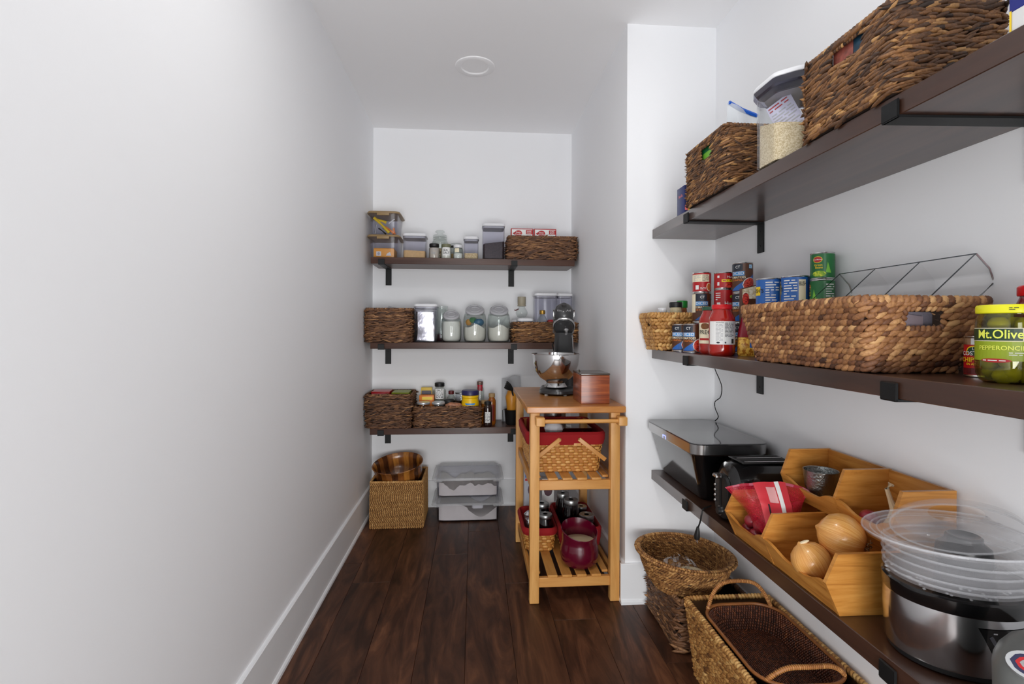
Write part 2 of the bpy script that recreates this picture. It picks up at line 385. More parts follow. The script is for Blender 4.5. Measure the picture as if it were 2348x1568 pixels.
    if rim:
        w_, d_, cx, cy = dims(1); n = int(rrpath(w_, d_, r, 8)[3] / (rim * 1.15)); X, T, Nn, P = rrpath(w_ - rim * 0.4, d_ - rim * 0.4, r, n)
        ta = np.full(n, 1.0) + nrs.randn(n) * 0.12
        T3 = z3(T * np.cos(ta)[:, None], np.sin(ta)); U3 = z3(-T * np.sin(ta)[:, None], np.cos(ta))
        stitches('rim', z3(X + [cx, cy], z0 + h), T3, U3, z3(Nn, 0), rim * 1.1, rim * 0.75, rim * 0.95, np.clip(tone[0] + 0.08 + nrs.randn(n) * tone[1], 0, 1), rimm or m, parent)
    if hole and hole[0]:
        sd, c, hw, za, zb = hole; q = []
        for a, b in rr(2 * hw, zb - za, min(0.008, hw * 0.4), 3): q.append((a, b))
        t = ((za + zb) / 2) / h; w_, d_, cx, cy = dims(t); pts = []
        for a, b in q:
            tt = ((za + zb) / 2 + b) / h; ww, dd, cx, cy = dims(tt)
            pts.append((cx - ww / 2, cy + c + a, z0 + (za + zb) / 2 + b) if sd == '-x' else (cx + c + a, cy - dd / 2, z0 + (za + zb) / 2 + b))
        P = np.array(pts); P = np.vstack([P, P[:1]]); Ls = np.r_[0, np.cumsum(np.linalg.norm(np.diff(P, axis=0), axis=1))]; n = int(Ls[-1] / (row * 0.9))
        s = np.arange(n) / n * Ls[-1]; C = np.stack([np.interp(s, Ls, P[:, i]) for i in range(3)], 1)
        Tn = np.roll(C, -1, 0) - np.roll(C, 1, 0); Tn /= np.linalg.norm(Tn, axis=1)[:, None]
        N3 = np.tile([-1.0, 0, 0] if sd == '-x' else [0, -1.0, 0], (n, 1)); U3 = np.cross(N3, Tn); T3 = Tn * 0.55 + U3 * 0.83; U4 = np.cross(N3, T3)
        stitches('handle_edge', C, T3, U4, N3, row * 0.85, row * 0.5, row * 0.5, np.clip(tone[0] + nrs.randn(n) * tone[1], 0, 1), m, parent)

# ------------------------------------------------------------------ room shell
XL, XA, XR, YS, YB, H, Y0 = -0.7164, 0.707, 1.134, 2.336, 3.694, 2.693, -0.9
struct('wall_left', MB().box(XL - 0.1, XL, Y0, YB + 0.1, 0, H), M_wall)
struct('wall_back', MB().box(XL, XA, YB, YB + 0.1, 0, H), M_wall)
struct('wall_alcove', MB().box(XA, XR + 0.1, YS, YB + 0.1, 0, H), M_wall)
struct('wall_right', MB().box(XR, XR + 0.1, Y0, YS, 0, H), M_wall)
struct('ceiling', MB().box(XL - 0.1, XR + 0.1, Y0, YB + 0.1, H, H + 0.1), M_ceil)
fl = struct('floor', MB().box(XL - 0.1, XR + 0.1, Y0, YB + 0.1, -0.1, -0.012), mat('subfloor', (20, 12, 9), 0.9))
BH, BT = 0.185, 0.015
def baseboard(name, x0, x1, y0, y1, dx, dy):
    mb = MB()
    prof = [(0, 0), (BT + 0.009, 0), (BT + 0.009, 0.012), (BT + 0.004, 0.019), (BT, 0.02), (BT, BH - 0.003), (BT - 0.003, BH), (0, BH)]
    if dx: mb.prism([(x0 + dx * a, z) for a, z in prof], y0, y1, 'y')
    else: mb.prism([(y0 + dy * a, z) for a, z in prof], x0, x1, 'x')
    struct(name, mb, M_trim)
baseboard('baseboard_left', XL, 0, Y0, YB, 1, 0)
baseboard('baseboard_back', XL, XA, YB, 0, 0, -1)
baseboard('baseboard_alcove', XA, 0, YS - 0.0005, YB, -1, 0)
baseboard('baseboard_return', XA - BT - 0.009, XR, YS, 0, 0, -1)
baseboard('baseboard_right', XR, 0, Y0, YS, -1, 0)
# floor planks, each one its own board with an eased edge and an open joint
seams = [-0.79, -0.599, -0.409, -0.219, -0.028, 0.163, 0.354, 0.545, 0.736, 0.927, 1.118, 1.24]
joints = [[2.82, 1.3], [2.603, 0.9], [0.4, 3.3], [2.896, 1.0], [3.213, 1.2], [2.55, 0.6], [2.212, 0.3], [2.75, 0.8], [1.9, 0.5], [2.2, 0.9], [1.6]]
for i in range(len(seams) - 1):
    ys = [Y0] + sorted(joints[i]) + [YB]
    for a, b in zip(ys, ys[1:]):
        x0, x1 = seams[i], seams[i + 1]; cx, cy = (x0 + x1) / 2, (a + b) / 2; hx, hy = (x1 - x0) / 2 - 0.0005, (b - a) / 2 - 0.0005
        o = part('plank', MB().vessel(2 * hx, 2 * hy, 0.001, [(0, -0.012), (0, -0.0012), (0.0012, 0)], 1), M_floor, fl, False); o.location = (cx, cy, 0)
# recessed ceiling light
t = thing('ceiling_light', 'round flush white trim ring of the unlit ceiling downlight', 'ceiling light', (0.0, 2.785, H))
part('trim_ring', MB().lathe([(0.108, 0), (0.106, -0.004), (0.098, -0.007), (0.076, -0.006), (0.07, -0.001), (0.07, 0)], 48, cap0=False, cap1=False), M_ceil, t)
part('diffuser', MB().lathe([(0.07, -0.0005), (0.02, -0.001)], 40, cap0=False), M_ceil, t, False)

# ------------------------------------------------------------------ shelves and brackets
ZT, ZM, ZL, TH = 1.736, 1.1785, 0.615, 0.0425
YF, XF = 3.405, 0.830
def shelf(name, label, x0, x1, y0, y1, z, m):
    o = part(name, MB().box(x0, x1, y0, y1, z - TH, z, 0.0015), m, None, True); tag(o, label, 'shelf')
wn = {ZT: 'top', ZM: 'middle', ZL: 'lowest'}
for z in (ZT, ZM, ZL):
    shelf('wall_shelf', 'dark walnut shelf on the back wall, the %s of the three there' % wn[z], -0.675, 0.675, YF, YB - 0.001, z, M_shelfx)
    shelf('wall_shelf', 'long dark walnut shelf on the side wall beside the aisle, the %s of three' % wn[z], XF, XR - 0.001, -0.6, YS - 0.001, z, M_shelf)
def bracket(label, loc, rz, depth, group):
    t = thing('shelf_bracket', label, 'bracket', loc, rz, group); w2 = 0.0205; g = 0.0008
    mb = MB(); mb.box(-w2, w2, -0.006, 0, -TH - 0.118, -TH - g)
    part('wall_leg', mb, M_iron, t)
    part('shelf_arm', MB().box(-w2, w2, -depth - 0.005, -0.006, -TH - g - 0.005, -TH - g), M_iron, t)
    lip = [(-depth - 0.0005, -TH - g), (-depth - 0.0005, -TH + 0.03), (-depth - 0.003, -TH + 0.032), (-depth - 0.006, -TH + 0.03), (-depth - 0.006, -TH - 0.003), (-depth - 0.004, -TH - g - 0.005), (-depth, -TH - g - 0.005)]
    part('front_lip', MB().prism([(a, b) for a, b in lip], -w2, w2, 'x'), M_iron, t)
    for zz in (-TH - 0.035, -TH - 0.092):
        s = MB().lathe([(0.004, 0), (0.004, 0.001), (0.0025, 0.0018)], 10); s.xf(Matrix.Translation((0, -0.006, zz)) @ Matrix.Rotation(PI / 2, 4, 'X')); part('screw', s, M_blackm, t)
for z in (ZT, ZM, ZL):
    for x, sd in ((-0.605, 'at the end by the long blank wall'), (0.268, 'towards the cart side')):
        bracket('black iron bracket under the %s back shelf, %s' % (wn[z], sd), (x, YB - 0.001, z), 0, YB - YF, 'back wall shelf brackets')
    for y, sd, a_ in ((1.945, 'far corner end', 0), (0.945, 'middle', 0.055)):
        bracket('black flat iron bracket under the %s side shelf, towards its %s' % (wn[z], sd), (XR - 0.001, y, z), -PI / 2 - a_, XR - XF, 'side wall shelf brackets')

exec_parts = []
del exec_parts
# ------------------------------------------------------------------ reusable things
def canister(label, x, y, z, w_, d_, h, fill=None, fillm=None, rz=0.0, group=None, body=None, slope=0.0, name='storage_canister', rnd_=0.022):
    t = thing(name, label, 'container', (x, y, z), rz, group)
    bh = h - 0.022
    part('clear_body', MB().vessel(w_, d_, rnd_, [(0.006, 0), (0.001, 0.006), (0.0, bh), (0.0028, bh), (0.0036, 0.008), (0.008, 0.004)], 5), body or M_smoke, t)
    part('seal', MB().vessel(w_, d_, rnd_, [(0.006, bh - 0.012), (0.004, bh - 0.012), (0.004, bh + 0.003), (0.006, bh + 0.003)], 5), M_grey, t)
    lid = part('lid', MB().vessel(w_ + 0.006, d_ + 0.006, rnd_ + 0.003, [(0.003, bh), (0.0, bh + 0.002), (0.0, bh + 0.012), (0.003, bh + 0.018), (0.01, bh + 0.0215), (0.02, h)], 5), M_white, t)
    part('press_button', MB().lathe([(0.028, h), (0.027, h + 0.002), (0.02, h + 0.003)], 20), M_white, lid)
    if fill:
        fz = fill * bh
        heap(t, w_ - 0.009, d_ - 0.009, rnd_ - 0.004, 0.006, lambda a, b: fz + slope * a + 0.002 * math.sin(a * 90) + 0.002 * math.sin(b * 70 + 1), fillm)
    return t
def heap(parent, w_, d_, r, z0, fn, m, name='contents', n=10, kind='stuff'):
    o = rr(w_, d_, r, n); R = [[(a * .985, b * .985, z0) for a, b in o], [(a, b, z0 + 0.004) for a, b in o]]
    for k in (1.0, 0.93, 0.8, 0.6, 0.4, 0.2, 0.05): R.append([(a * k, b * k, fn(a * k, b * k)) for a, b in o])
    # smooth vertical wall: subdivide the side of the outline where long
    return part(name, MB().rings(R), m, parent, True, kind=kind)
def jar(label, x, y, z, r, h, m, lidm, lid_h=0.014, lid_r=None, neck=None, name='jar', cat='jar', fill=None, fillm=None, rz=None, sh=0.82, group=None, foot=0.85):
    """round jar; returns the thing. neck is the radius of the mouth, sh where the shoulder starts"""
    t = thing(name, label, cat, (x, y, z), face(x, y) if rz is None else rz, group); nk = neck or r * 0.8; lr = lid_r or nk + 0.003; bh = h - lid_h
    prof = [(r * foot * 0.9, 0), (r * foot, 0.002), (r * 0.97, h * 0.06), (r, h * 0.12), (r, bh * sh), (r * 0.97, bh * (sh + 0.05)), (nk + (r - nk) * 0.35, bh * 0.93), (nk, bh * 0.97), (nk, bh)]
    if fill is None: part('body', MB().lathe(prof, 32), m, t)
    else:
        inn = [(a - 0.002, b) for a, b in reversed(prof) if b > 0.004] + [(r * 0.5, 0.004)]
        part('body', MB().lathe(prof + inn, 32, cap0=True), m, t)
        fz = h * fill; q = [(r * foot - 0.003, 0.005), (r * 0.97 - 0.0028, h * 0.06), (r - 0.0028, h * 0.12), (r - 0.0028, min(fz, bh * sh))]
        if fz > bh * sh: q += [(nk + (r - nk) * 0.6 - 0.003, fz)]
        else: q += [(r * 0.7, fz + 0.003), (r * 0.3, fz + 0.006)]
        part('contents', MB().lathe(q, 28), fillm, t, kind='stuff')
    part('lid', MB().lathe([(lr, bh - 0.002), (lr + 0.0008, bh), (lr + 0.0008, h - 0.003), (lr - 0.002, h), (lr * 0.85, h), (lr * 0.8, h - 0.001)], 32), lidm, t)
    return t
def can(label, x, y, z, r, h, paper, group=None, rz=None, name='food_can'):
    t = thing(name, label, 'can', (x, y, z), face(x, y) if rz is None else rz, group)
    part('tin', MB().lathe([(r - 0.003, 0), (r, 0.0005), (r + 0.0004, 0.002), (r - 0.0006, 0.004), (r - 0.001, 0.006), (r - 0.001, h - 0.006), (r - 0.0006, h - 0.004), (r + 0.0004, h - 0.002), (r, h), (r - 0.0015, h), (r - 0.0022, h - 0.003), (r * 0.8, h - 0.003), (r * 0.78, h - 0.0025)], 36), M_tin, t)
    part('paper_label', MB().lathe([(r - 0.0005, 0.0045), (r - 0.0001, 0.005), (r - 0.0001, h - 0.005), (r - 0.0005, h - 0.0045)], 36, cap0=False, cap1=False), paper, t)
    return t
def carton(name, label, cat, x0, x1, y0, y1, z0, z1, m, rz=0, group=None, b=0.0012):
    cx, cy = (x0 + x1) / 2, (y0 + y1) / 2; t = thing(name, label, cat, (cx, cy, z0), rz, group)
    part('carton', MB().box(x0 - cx, x1 - cx, y0 - cy, y1 - cy, 0, z1 - z0, b), m, t); return t
def smallprint(parent, x0, x1, z0, z1, R, m, rows, off=0.0008, seed=1, name='small_print'):
    """lines of print too small to read: one thin dash per word"""
    q = random.Random(seed); g = wrap(R, off); mb = MB(); dz = (z1 - z0) / rows
    for k in range(rows):
        x = x0; z = z1 - (k + 0.5) * dz
        while x < x1 - dz:
            e = min(x + dz * q.uniform(1.0, 4.0), x1); V = []
            for xx in (x, (x + e) / 2, e): V += [g(xx, z - dz * 0.2), g(xx, z + dz * 0.2)]
            mb.add(V, [(0, 2, 3, 1), (2, 4, 5, 3)]); x = e + dz * 0.6
            if q.random() < 0.06: break
    return part(name, mb, m, parent, False)

M_navy = mat('navy_print', (30, 44, 104), 0.4)
M_blue = mat('blue_print', (38, 98, 176), 0.35)
M_lblue = mat('sky_blue_print', (70, 150, 214), 0.4)
M_green = mat('green_print', (20, 104, 50), 0.35)
M_lgreen = mat('lime_print', (120, 190, 60), 0.4)
M_yel = mat('yellow_print', (240, 205, 30), 0.4)
M_cream = mat('cream_print', (236, 226, 196), 0.5)
M_brown = mat('brown_print', (86, 48, 26), 0.4, var=0.15, scale=40)
M_dkblue = mat('slate_print', (30, 38, 52), 0.4)
M_orange = mat('orange_print', (232, 130, 40), 0.4)
M_tomato = speck('tomato_print', (150, 14, 12), (226, 70, 48), 190, 0.4)
M_bean = speck('bean_print', (200, 180, 140), (240, 232, 208), 150, 0.5)
M_gr = speck('green_bean_print', (120, 170, 30), (210, 220, 60), 170, 0.5)

# ================================================================== back wall, top shelf
def fbin(label, x, z, first):
    t = thing('lidded_bin', label, 'bin', (x, 3.565, z), 0); w_, d_, h = 0.19, 0.24, 0.148
    part('clear_body', MB().vessel(w_, d_, 0.03, [(0.016, 0), (0.012, 0.005), (0.0, h), (0.003, h), (0.015, 0.008), (0.02, 0.005)], 5), M_smoke, t)
    lid = part('lid', MB().vessel(w_ + 0.03, d_ + 0.03, 0.04, [(0.0, h - 0.008), (0.0, h - 0.002), (0.006, h + 0.006), (0.014, h + 0.006), (0.022, h + 0.004)], 5), mat('tan_lid', (150, 124, 84), 0.35), t)
    part('latch_tab', MB().box(-0.04, 0.04, -d_ / 2 - 0.021, -d_ / 2 - 0.012, h - 0.024, h - 0.004, 0.002), MATS['tan_lid'], lid)
    return t
t = fbin('clear bin with tan lid holding an orange box, under its twin', -0.600, ZT, 1)
o = part('orange_box', MB().box(-0.07, 0.065, -0.09, 0.05, 0.008, 0.07, 0.004), mat('orange_carton', (244, 170, 70), 0.5), None); tag(o, 'orange and white carton inside the lower tan-lidded bin', 'box'); o.location = t.location
decal(rect(-0.052, -0.02, 0.018, 0.048), None, o, M_paper, 0.0905, n=1); decal(oval(-0.036, 0.033, 0.009, 0.009), None, o, M_grey, 0.0909)
decal([(0.012, 0.02), (0.048, 0.02), (0.04, 0.045), (0.02, 0.036)], None, o, M_paper, 0.0905, n=4)
t2 = fbin('clear bin with tan lid full of yellow tools, stacked topmost at the shelf end', -0.600, ZT + 0.1555, 2)
for k, (x0, z0, x1, z1, m_, r_) in enumerate([(-0.07, 0.12, 0.03, 0.02, M_yel, 0.011), (-0.05, 0.105, 0.01, 0.09, M_yel, 0.012), (0.06, 0.02, 0.0, 0.06, M_orange, 0.010), (0.062, 0.015, 0.055, 0.055, M_orange, 0.009), (-0.07, 0.02, -0.06, 0.08, M_steel, 0.005), (0.02, 0.09, 0.06, 0.12, M_white, 0.005), (-0.02, 0.06, 0.03, 0.03, M_steel, 0.005), (0.0, 0.02, -0.05, 0.06, M_blackm, 0.006)]):
    nm = ['yellow', 'yellow', 'orange', 'orange', 'steel', 'white', 'steel', 'black'][k]
    o = part('baking_tool', MB().tube([(x0 - 0.6, 3.49 + 0.008 * k, t2.location.z + z0), ((x0 + x1) / 2 - 0.6, 3.488 + 0.008 * k, t2.location.z + (z0 + z1) / 2 + 0.003), (x1 - 0.6, 3.49 + 0.008 * k, t2.location.z + z1)], [r_, r_ * 0.6, r_ * 0.9], 8), m_, None)
    tag(o, '%s baking tool inside the topmost tan-lidded bin' % (nm if k not in (1, 3, 6) else {1: 'shorter yellow', 3: 'upright orange', 6: 'slanting steel'}[k]), 'tool', 'tools in the topmost bin')
M_tanfood = mat('tan_meal', (222, 184, 128), 0.8, var=0.08, scale=60)
canister('wide square clear canister with white lid, low fill of tan meal, beside the two bins', -0.397, 3.51, ZT, 0.152, 0.15, 0.170, 0.34, M_tanfood)
t = jar('tall clear glass jar with stepped glass stopper lid, behind the small jars', -0.238, 3.60, ZT, 0.056, 0.17, M_glass, M_glass, fill=0.5, fillm=speck('nut_mix', (120, 80, 44), (232, 206, 160), 130), name='stopper_jar', neck=0.045)
part('stopper', MB().lathe([(0.046, 0.17), (0.05, 0.176), (0.046, 0.184), (0.022, 0.188), (0.018, 0.196), (0.03, 0.203), (0.034, 0.209), (0.026, 0.216), (0.01, 0.218)], 28), M_glass, t)
j = jar('small dark-lidded jar of pinkish powder, beside the wide canister', -0.268, 3.475, ZT, 0.036, 0.104, M_glass, M_blackm, 0.02, fill=0.72, fillm=mat('pink_powder', (206, 190, 182), 0.8))
smallprint(j, -0.02, 0.02, 0.03, 0.07, 0.036, M_grey, 5)
j = jar('small green-lidded jar lettered SEA SALT', -0.188, 3.475, ZT, 0.035, 0.102, M_glass, mat('olive_lid', (110, 112, 84), 0.5), 0.02, fill=0.75, fillm=M_flour)
decal(rect(-0.026, 0.026, 0.022, 0.078), 0.035, j, M_paper); letters('SEA', 0.02, -0.006, 0.058, 0.035, j, M_ink); letters('SALT', 0.02, 0, 0.04, 0.035, j, M_ink)
j = jar('small white-lidded jar half full of sugar', -0.108, 3.475, ZT, 0.034, 0.098, M_glass, M_white, 0.018, fill=0.4, fillm=M_paper)
decal(rect(-0.024, 0.006, 0.045, 0.072), 0.034, j, M_cream)
j = jar('clip-top glass jar with dark seal, half hidden behind the small white-lidded jar', -0.125, 3.585, ZT, 0.046, 0.125, M_glass, M_glass, 0.02, fill=0.4, fillm=M_tanfood)
part('seal_ring', MB().lathe([(0.041, 0.1), (0.044, 0.1), (0.044, 0.108), (0.041, 0.108)], 24), M_blackm, j)
canister('narrow square clear canister with white lid, a third full of oats', -0.02, 3.50, ZT, 0.100, 0.11, 0.157, 0.32, speck('oats', (196, 170, 120), (232, 214, 168), 260))
canister('tall square clear canister with white lid, half full of black coffee beans', 0.130, 3.505, ZT, 0.150, 0.15, 0.245, 0.50, speck('black_beans', (34, 24, 26), (62, 46, 46), 300, 0.5), slope=0.16)

def box_basket(name, label, x0, x1, y0, y1, z, h, m, core, r=0.015, **k):
    w_, d_ = x1 - x0, y1 - y0; t = thing(name, label, 'basket', ((x0 + x1) / 2, (y0 + y1) / 2, z))
    kk = dict(row=0.0095, st=0.026, L=1.25, tilt=0.10, jit=0.35, thick=0.55, tone=(0.42, 0.2), rim=0.009, joined=True, flip=False); kk.update(k)
    off = kk['row'] * 0.6
    tp = kk.pop('taper', 0.0)
    weave(t, (w_ - 2 * off - tp, d_ - 2 * off - tp, 0, 0), (w_ - 2 * off, d_ - 2 * off, 0, 0), h, r, m, core, z0=0.003, **kk)
    return t
t = box_basket('woven_basket', 'long low dark woven basket holding two red cake-mix boxes, top back shelf', 0.222, 0.695, 3.41, 3.66, ZT, 0.15, M_abacad, M_core, tone=(0.5, 0.2))
for k, x in enumerate((0.248, 0.406)):
    c = carton('baking_mix_box', 'red and white baking mix box in the long basket, %s' % ('nearer the tall canister' if k == 0 else 'nearer the side wall'), 'box', x, x + 0.152, 3.46, 3.50, ZT + 0.008, ZT + 0.216, M_red, group='red mix boxes')
    h = 0.208; cc = 0.0201
    decal(rect(-0.07, 0.07, 0.1, h - 0.006), None, c, M_paper, cc, n=1)
    decal(oval(-0.025, h - 0.033, 0.026, 0.021), None, c, M_red, cc + 0.0003); decal([(-0.065, h - 0.034), (-0.048, h - 0.045), (-0.048, h - 0.022)], None, c, M_red, cc + 0.0003, n=4)
    decal(rect(0.026, 0.07, h - 0.038, h - 0.01), None, c, M_red, cc + 0.0003, n=1)
    letters('Betty', 0.014, -0.025, h - 0.027, None, c, M_paper, cc + 0.0006); letters('Crocker', 0.013, -0.025, h - 0.04, None, c, M_paper, cc + 0.0006); letters('SUPER', 0.011, 0.048, h - 0.02, None, c, M_paper, cc + 0.0006); letters('MOIST', 0.011, 0.048, h - 0.031, None, c, M_paper, cc + 0.0006)

# ================================================================== back wall, middle shelf
t = box_basket('woven_basket', 'square dark woven basket at the wall end of the middle back shelf', -0.708, -0.405, 3.385, 3.66, ZM, 0.215, M_abacad, M_core, tone=(0.54, 0.2))
o = part('paper_packet', MB().box(-0.06, 0.0, -0.004, 0.004, 0, 0.10, 0.001), M_grey, None); o.location = (-0.55, 3.5, ZM + 0.13); o.rotation_euler = (0, 0.35, 0); tag(o, 'grey packet corner showing above the square dark basket', 'packet')
t = canister('tall square clear canister with white lid, crumpled silver foil inside', -0.319, 3.49, ZM, 0.152, 0.15, 0.258)
mb = MB(); q = random.Random(3)
R = []
for k, z in enumerate(np.linspace(0.012, 0.205, 9)): R.append([(a * (1 + q.uniform(-.05, .03)), b * (1 + q.uniform(-.05, .03)), z + q.uniform(-.006, .006)) for a, b in rr(0.125, 0.125, 0.012, 3)])
mb.rings(R); part('foil_bag', mb, mat('crumpled_foil', (225, 225, 228), 0.25, 1.0, bump=0.9, bscale=50), t)
j = jar('clear glass jug with curled handle behind the foil canister', -0.225, 3.61, ZM, 0.05, 0.25, M_glass, M_glass, fill=0.2, fillm=mat('plum', (60, 26, 34), 0.5), name='glass_jug')
part('handle', MB().tube([(0.045, 0, 0.2), (0.075, 0, 0.19), (0.08, 0, 0.15), (0.05, 0, 0.12)], 0.005), M_glass, j)
def cookie(label, x, r, h, fill, fm):
    t = thing('cookie_jar', label, 'jar', (x, 3.49, ZM)); bh = h * 0.80
    pr = [(r * 0.72, 0), (r * 0.86, 0.004), (r * 0.97, h * 0.12), (r, h * 0.25), (r, h * 0.62), (r * 0.93, h * 0.74), (r * 0.8, bh)]
    part('glass_body', MB().lathe(pr + [(a - 0.003, z) for a, z in reversed(pr[1:])] + [(r * 0.6, 0.006)], 36), M_glass, t)
    # mouth tilted towards the room: the lid sits on a slanting neck
    L = MB().lathe([(r * 0.78, -0.006), (r * 0.81, -0.004), (r * 0.81, 0.008), (r * 0.74, 0.014), (r * 0.66, 0.016), (r * 0.62, 0.013), (r * 0.46, 0.013), (r * 0.42, 0.016), (r * 0.36, 0.016), (r * 0.33, 0.013), (r * 0.1, 0.013)], 40)
    L.xf(Matrix.Translation((0, -0.012, h * 0.86)) @ Matrix.Rotation(math.radians(34), 4, 'X')); part('lid', L, M_grey, t)
    nk = MB(); R = []
    for a, z, tl in ((r * 0.93, h * 0.74, 0), (r * 0.86, h * 0.8, 0.35), (r * 0.77, h * 0.86 - 0.004, 1.0)):
        Mx = Matrix.Translation((0, -0.012 * tl, z)) @ Matrix.Rotation(math.radians(34) * tl, 4, 'X')
        R.append([tuple(Mx @ Vector((a * math.cos(2 * PI * i / 36), a * math.sin(2 * PI * i / 36), 0))) for i in range(36)])
    nk.rings(R, False, False); part('neck', nk, M_glass, t)
    rf = r - 0.006
    def fn(a, b): return fill * h + (0.012 * math.sin(a * 60 + 1) + 0.006 * math.sin(b * 80)) * (0 if fill > 0.6 else 1)
    R = [[(a * rf * math.cos(2 * PI * i / 32), a * rf * math.sin(2 * PI * i / 32), z) for i in range(32)] for a, z in ((0.7, 0.008), (0.84, 0.012), (0.965, h * 0.12), (1, h * 0.25))]
    if fill > 0.5: R.append([(rf * math.cos(2 * PI * i / 32), rf * math.sin(2 * PI * i / 32), h * 0.6) for i in range(32)])
    for k in ((1, .8, .5, .1) if fill <= .5 else (0.92, 0.6, .1)): R.append([(k * rf * math.cos(2 * PI * i / 32), k * rf * math.sin(2 * PI * i / 32), fn(k * rf * math.cos(2 * PI * i / 32), k * rf * math.sin(2 * PI * i / 32))) for i in range(32)])
    part('contents', MB().rings(R), fm, t, kind='stuff'); return t
cookie('smallest of the three slant-mouth glass jars, full of white sugar', -0.152, 0.069, 0.205, 0.68, mat('sugar', (238, 236, 232), 0.8))
t = cookie('slant-mouth glass jar of flour with a blue and green packet inside, between its two neighbours', 0.007, 0.079, 0.246, 0.43, M_flour)
for k, (c, x, z, rx, rz_) in enumerate([((36, 96, 130), 0.025, 0.135, 0.038, 0.028), ((44, 120, 60), -0.012, 0.15, 0.028, 0.022), ((196, 140, 60), -0.042, 0.135, 0.022, 0.024)]):
    part('packet_inside', MB().ell((x, -0.018 + 0.01 * k, z), rx, 0.03, rz_, 12, 6), mat('packet_%d' % k, c, 0.35, bump=0.6, bscale=60), t)
t = cookie('slant-mouth glass jar of flour with a clear scoop, next to the low basket', 0.170, 0.079, 0.246, 0.42, M_flour)
part('scoop', MB().tube([(0.05, -0.02, 0.17), (0.02, -0.02, 0.135), (-0.01, -0.02, 0.11)], [0.004, 0.006, 0.02], 8), M_clear, t)
t = box_basket('woven_basket', 'low brown woven basket behind the mixer, end of the middle back shelf', 0.262, 0.698, 3.41, 3.66, ZM, 0.128, M_abaca, M_core, tone=(0.5, 0.2))
t = canister('squat clear canister with white lid, inside the low basket beside the jars', 0.352, 3.52, ZM + 0.008, 0.105, 0.105, 0.158)
c2 = canister('small dark clear canister in the low basket, partly behind the flour jar', 0.292, 3.61, ZM + 0.008, 0.05, 0.06, 0.152)
# spherical glass shaker standing on the squat canister
t = thing('glass_shaker', 'round glass flask with beige collar standing on the squat canister', 'shaker', (0.330, 3.53, ZM + 0.170))
part('glass_globe', MB().lathe([(0.018, 0), (0.03, 0.006), (0.04, 0.024), (0.041, 0.036), (0.035, 0.054), (0.024, 0.066), (0.021, 0.078)], 28), M_glass, t)
part('collar', MB().lathe([(0.022, 0.078), (0.029, 0.079), (0.03, 0.084), (0.027, 0.09), (0.029, 0.094), (0.029, 0.142), (0.027, 0.144)], 28), mat('beige_collar', (158, 150, 130), 0.5), t)
part('red_spout', MB().tube([(-0.022, -0.01, 0.06), (-0.042, -0.012, 0.05), (-0.052, -0.012, 0.052)], 0.004), mat('dark_red_plastic', (90, 20, 20), 0.4), t)
canister('tallest clear canister with white lid, empty, in the low basket', 0.497, 3.570, ZM + 0.008, 0.158, 0.13, 0.335)
canister('tall narrow clear canister with white lid, in the alcove corner behind the mixer', 0.633, 3.575, ZM + 0.008, 0.105, 0.11, 0.335)
t = jar('small glass flask with gold screw cap in the low basket', 0.468, 3.48, ZM + 0.008, 0.036, 0.212, M_glass, mat('gold_cap', (168, 132, 60), 0.35, 0.8), 0.026, neck=0.012, lid_r=0.019, fill=0.5, fillm=mat('dark_syrup', (70, 60, 44), 0.4), name='glass_flask', sh=0.72, cat='bottle')
o = part('red_packet', MB().box(0.505, 0.56, 3.47, 3.52, ZM + 0.01, ZM + 0.155, 0.006), mat('red_plastic', (170, 18, 30), 0.4), None); tag(o, 'red packet corner beside the gold-capped flask', 'packet')

# ================================================================== back wall, lowest shelf
t = box_basket('woven_basket', 'deep dark woven basket holding red and green cartons, lowest back shelf', -0.708, -0.402, 3.385, 3.665, ZL, 0.215, M_abacad, M_core, tone=(0.46, 0.2), taper=0.02)
def flat_carton(nm, lb, x0, x1, y0, y1, z0, z1, m_):
    t = carton(nm, lb, 'box', x0, x1, y0, y1, z0, z1, m_); return t
c = flat_carton('tea_box', 'bright red carton with pink stripe standing in the deep basket', -0.68, -0.56, 3.47, 3.60, ZL + 0.01, ZL + 0.232, M_red)
decal(rect(-0.055, 0.055, 0.20, 0.21), None, c, mat('pink_print', (226, 120, 130), 0.4), 0.0655, n=1)
c = flat_carton('tea_box', 'lime green carton standing in the deep basket', -0.545, -0.43, 3.46, 3.60, ZL + 0.01, ZL + 0.228, mat('lime_carton', (136, 146, 26), 0.45))
t = box_basket('woven_basket', 'low dark woven basket crowded with tins and jars, lowest back shelf', -0.394, 0.052, 3.40, 3.66, ZL, 0.132, M_abacad, M_core, tone=(0.42, 0.2))
zb = ZL + 0.008
M_lid_al = mat('aluminium_lid', (216, 220, 222), 0.3, 0.6)
for k, x in enumerate((-0.335, -0.235)):
    t = jar('low silver-lidded clear tub in the crowded basket, %s' % ('the one beside the deep basket' if k == 0 else 'second from the deep basket'), x, 3.47, zb, 0.043, 0.155, M_clear, M_lid_al, 0.012, neck=0.041, fill=0.6, fillm=mat('blue_white_mix', (214, 222, 226), 0.6), name='silver_tub', cat='tub', group='silver lidded tubs')
t = carton('paper_carton', 'orange and yellow carton lying behind the silver-lidded tubs', 'box', -0.37, -0.27, 3.53, 3.60, zb, zb + 0.19, M_orange); decal(rect(-0.03, 0.04, 0.16, 0.18), None, t, M_yel, 0.0355, n=1)
t = carton('paper_carton', 'yellow carton with dark band, upright at the back of the crowded basket', 'box', -0.365, -0.29, 3.605, 3.645, zb, zb + 0.235, mat('mustard_box', (222, 190, 74), 0.5)); decal(rect(-0.034, 0.034, 0.185, 0.215), None, t, mat('purple_grey', (72, 70, 84), 0.5), 0.0206, n=1)
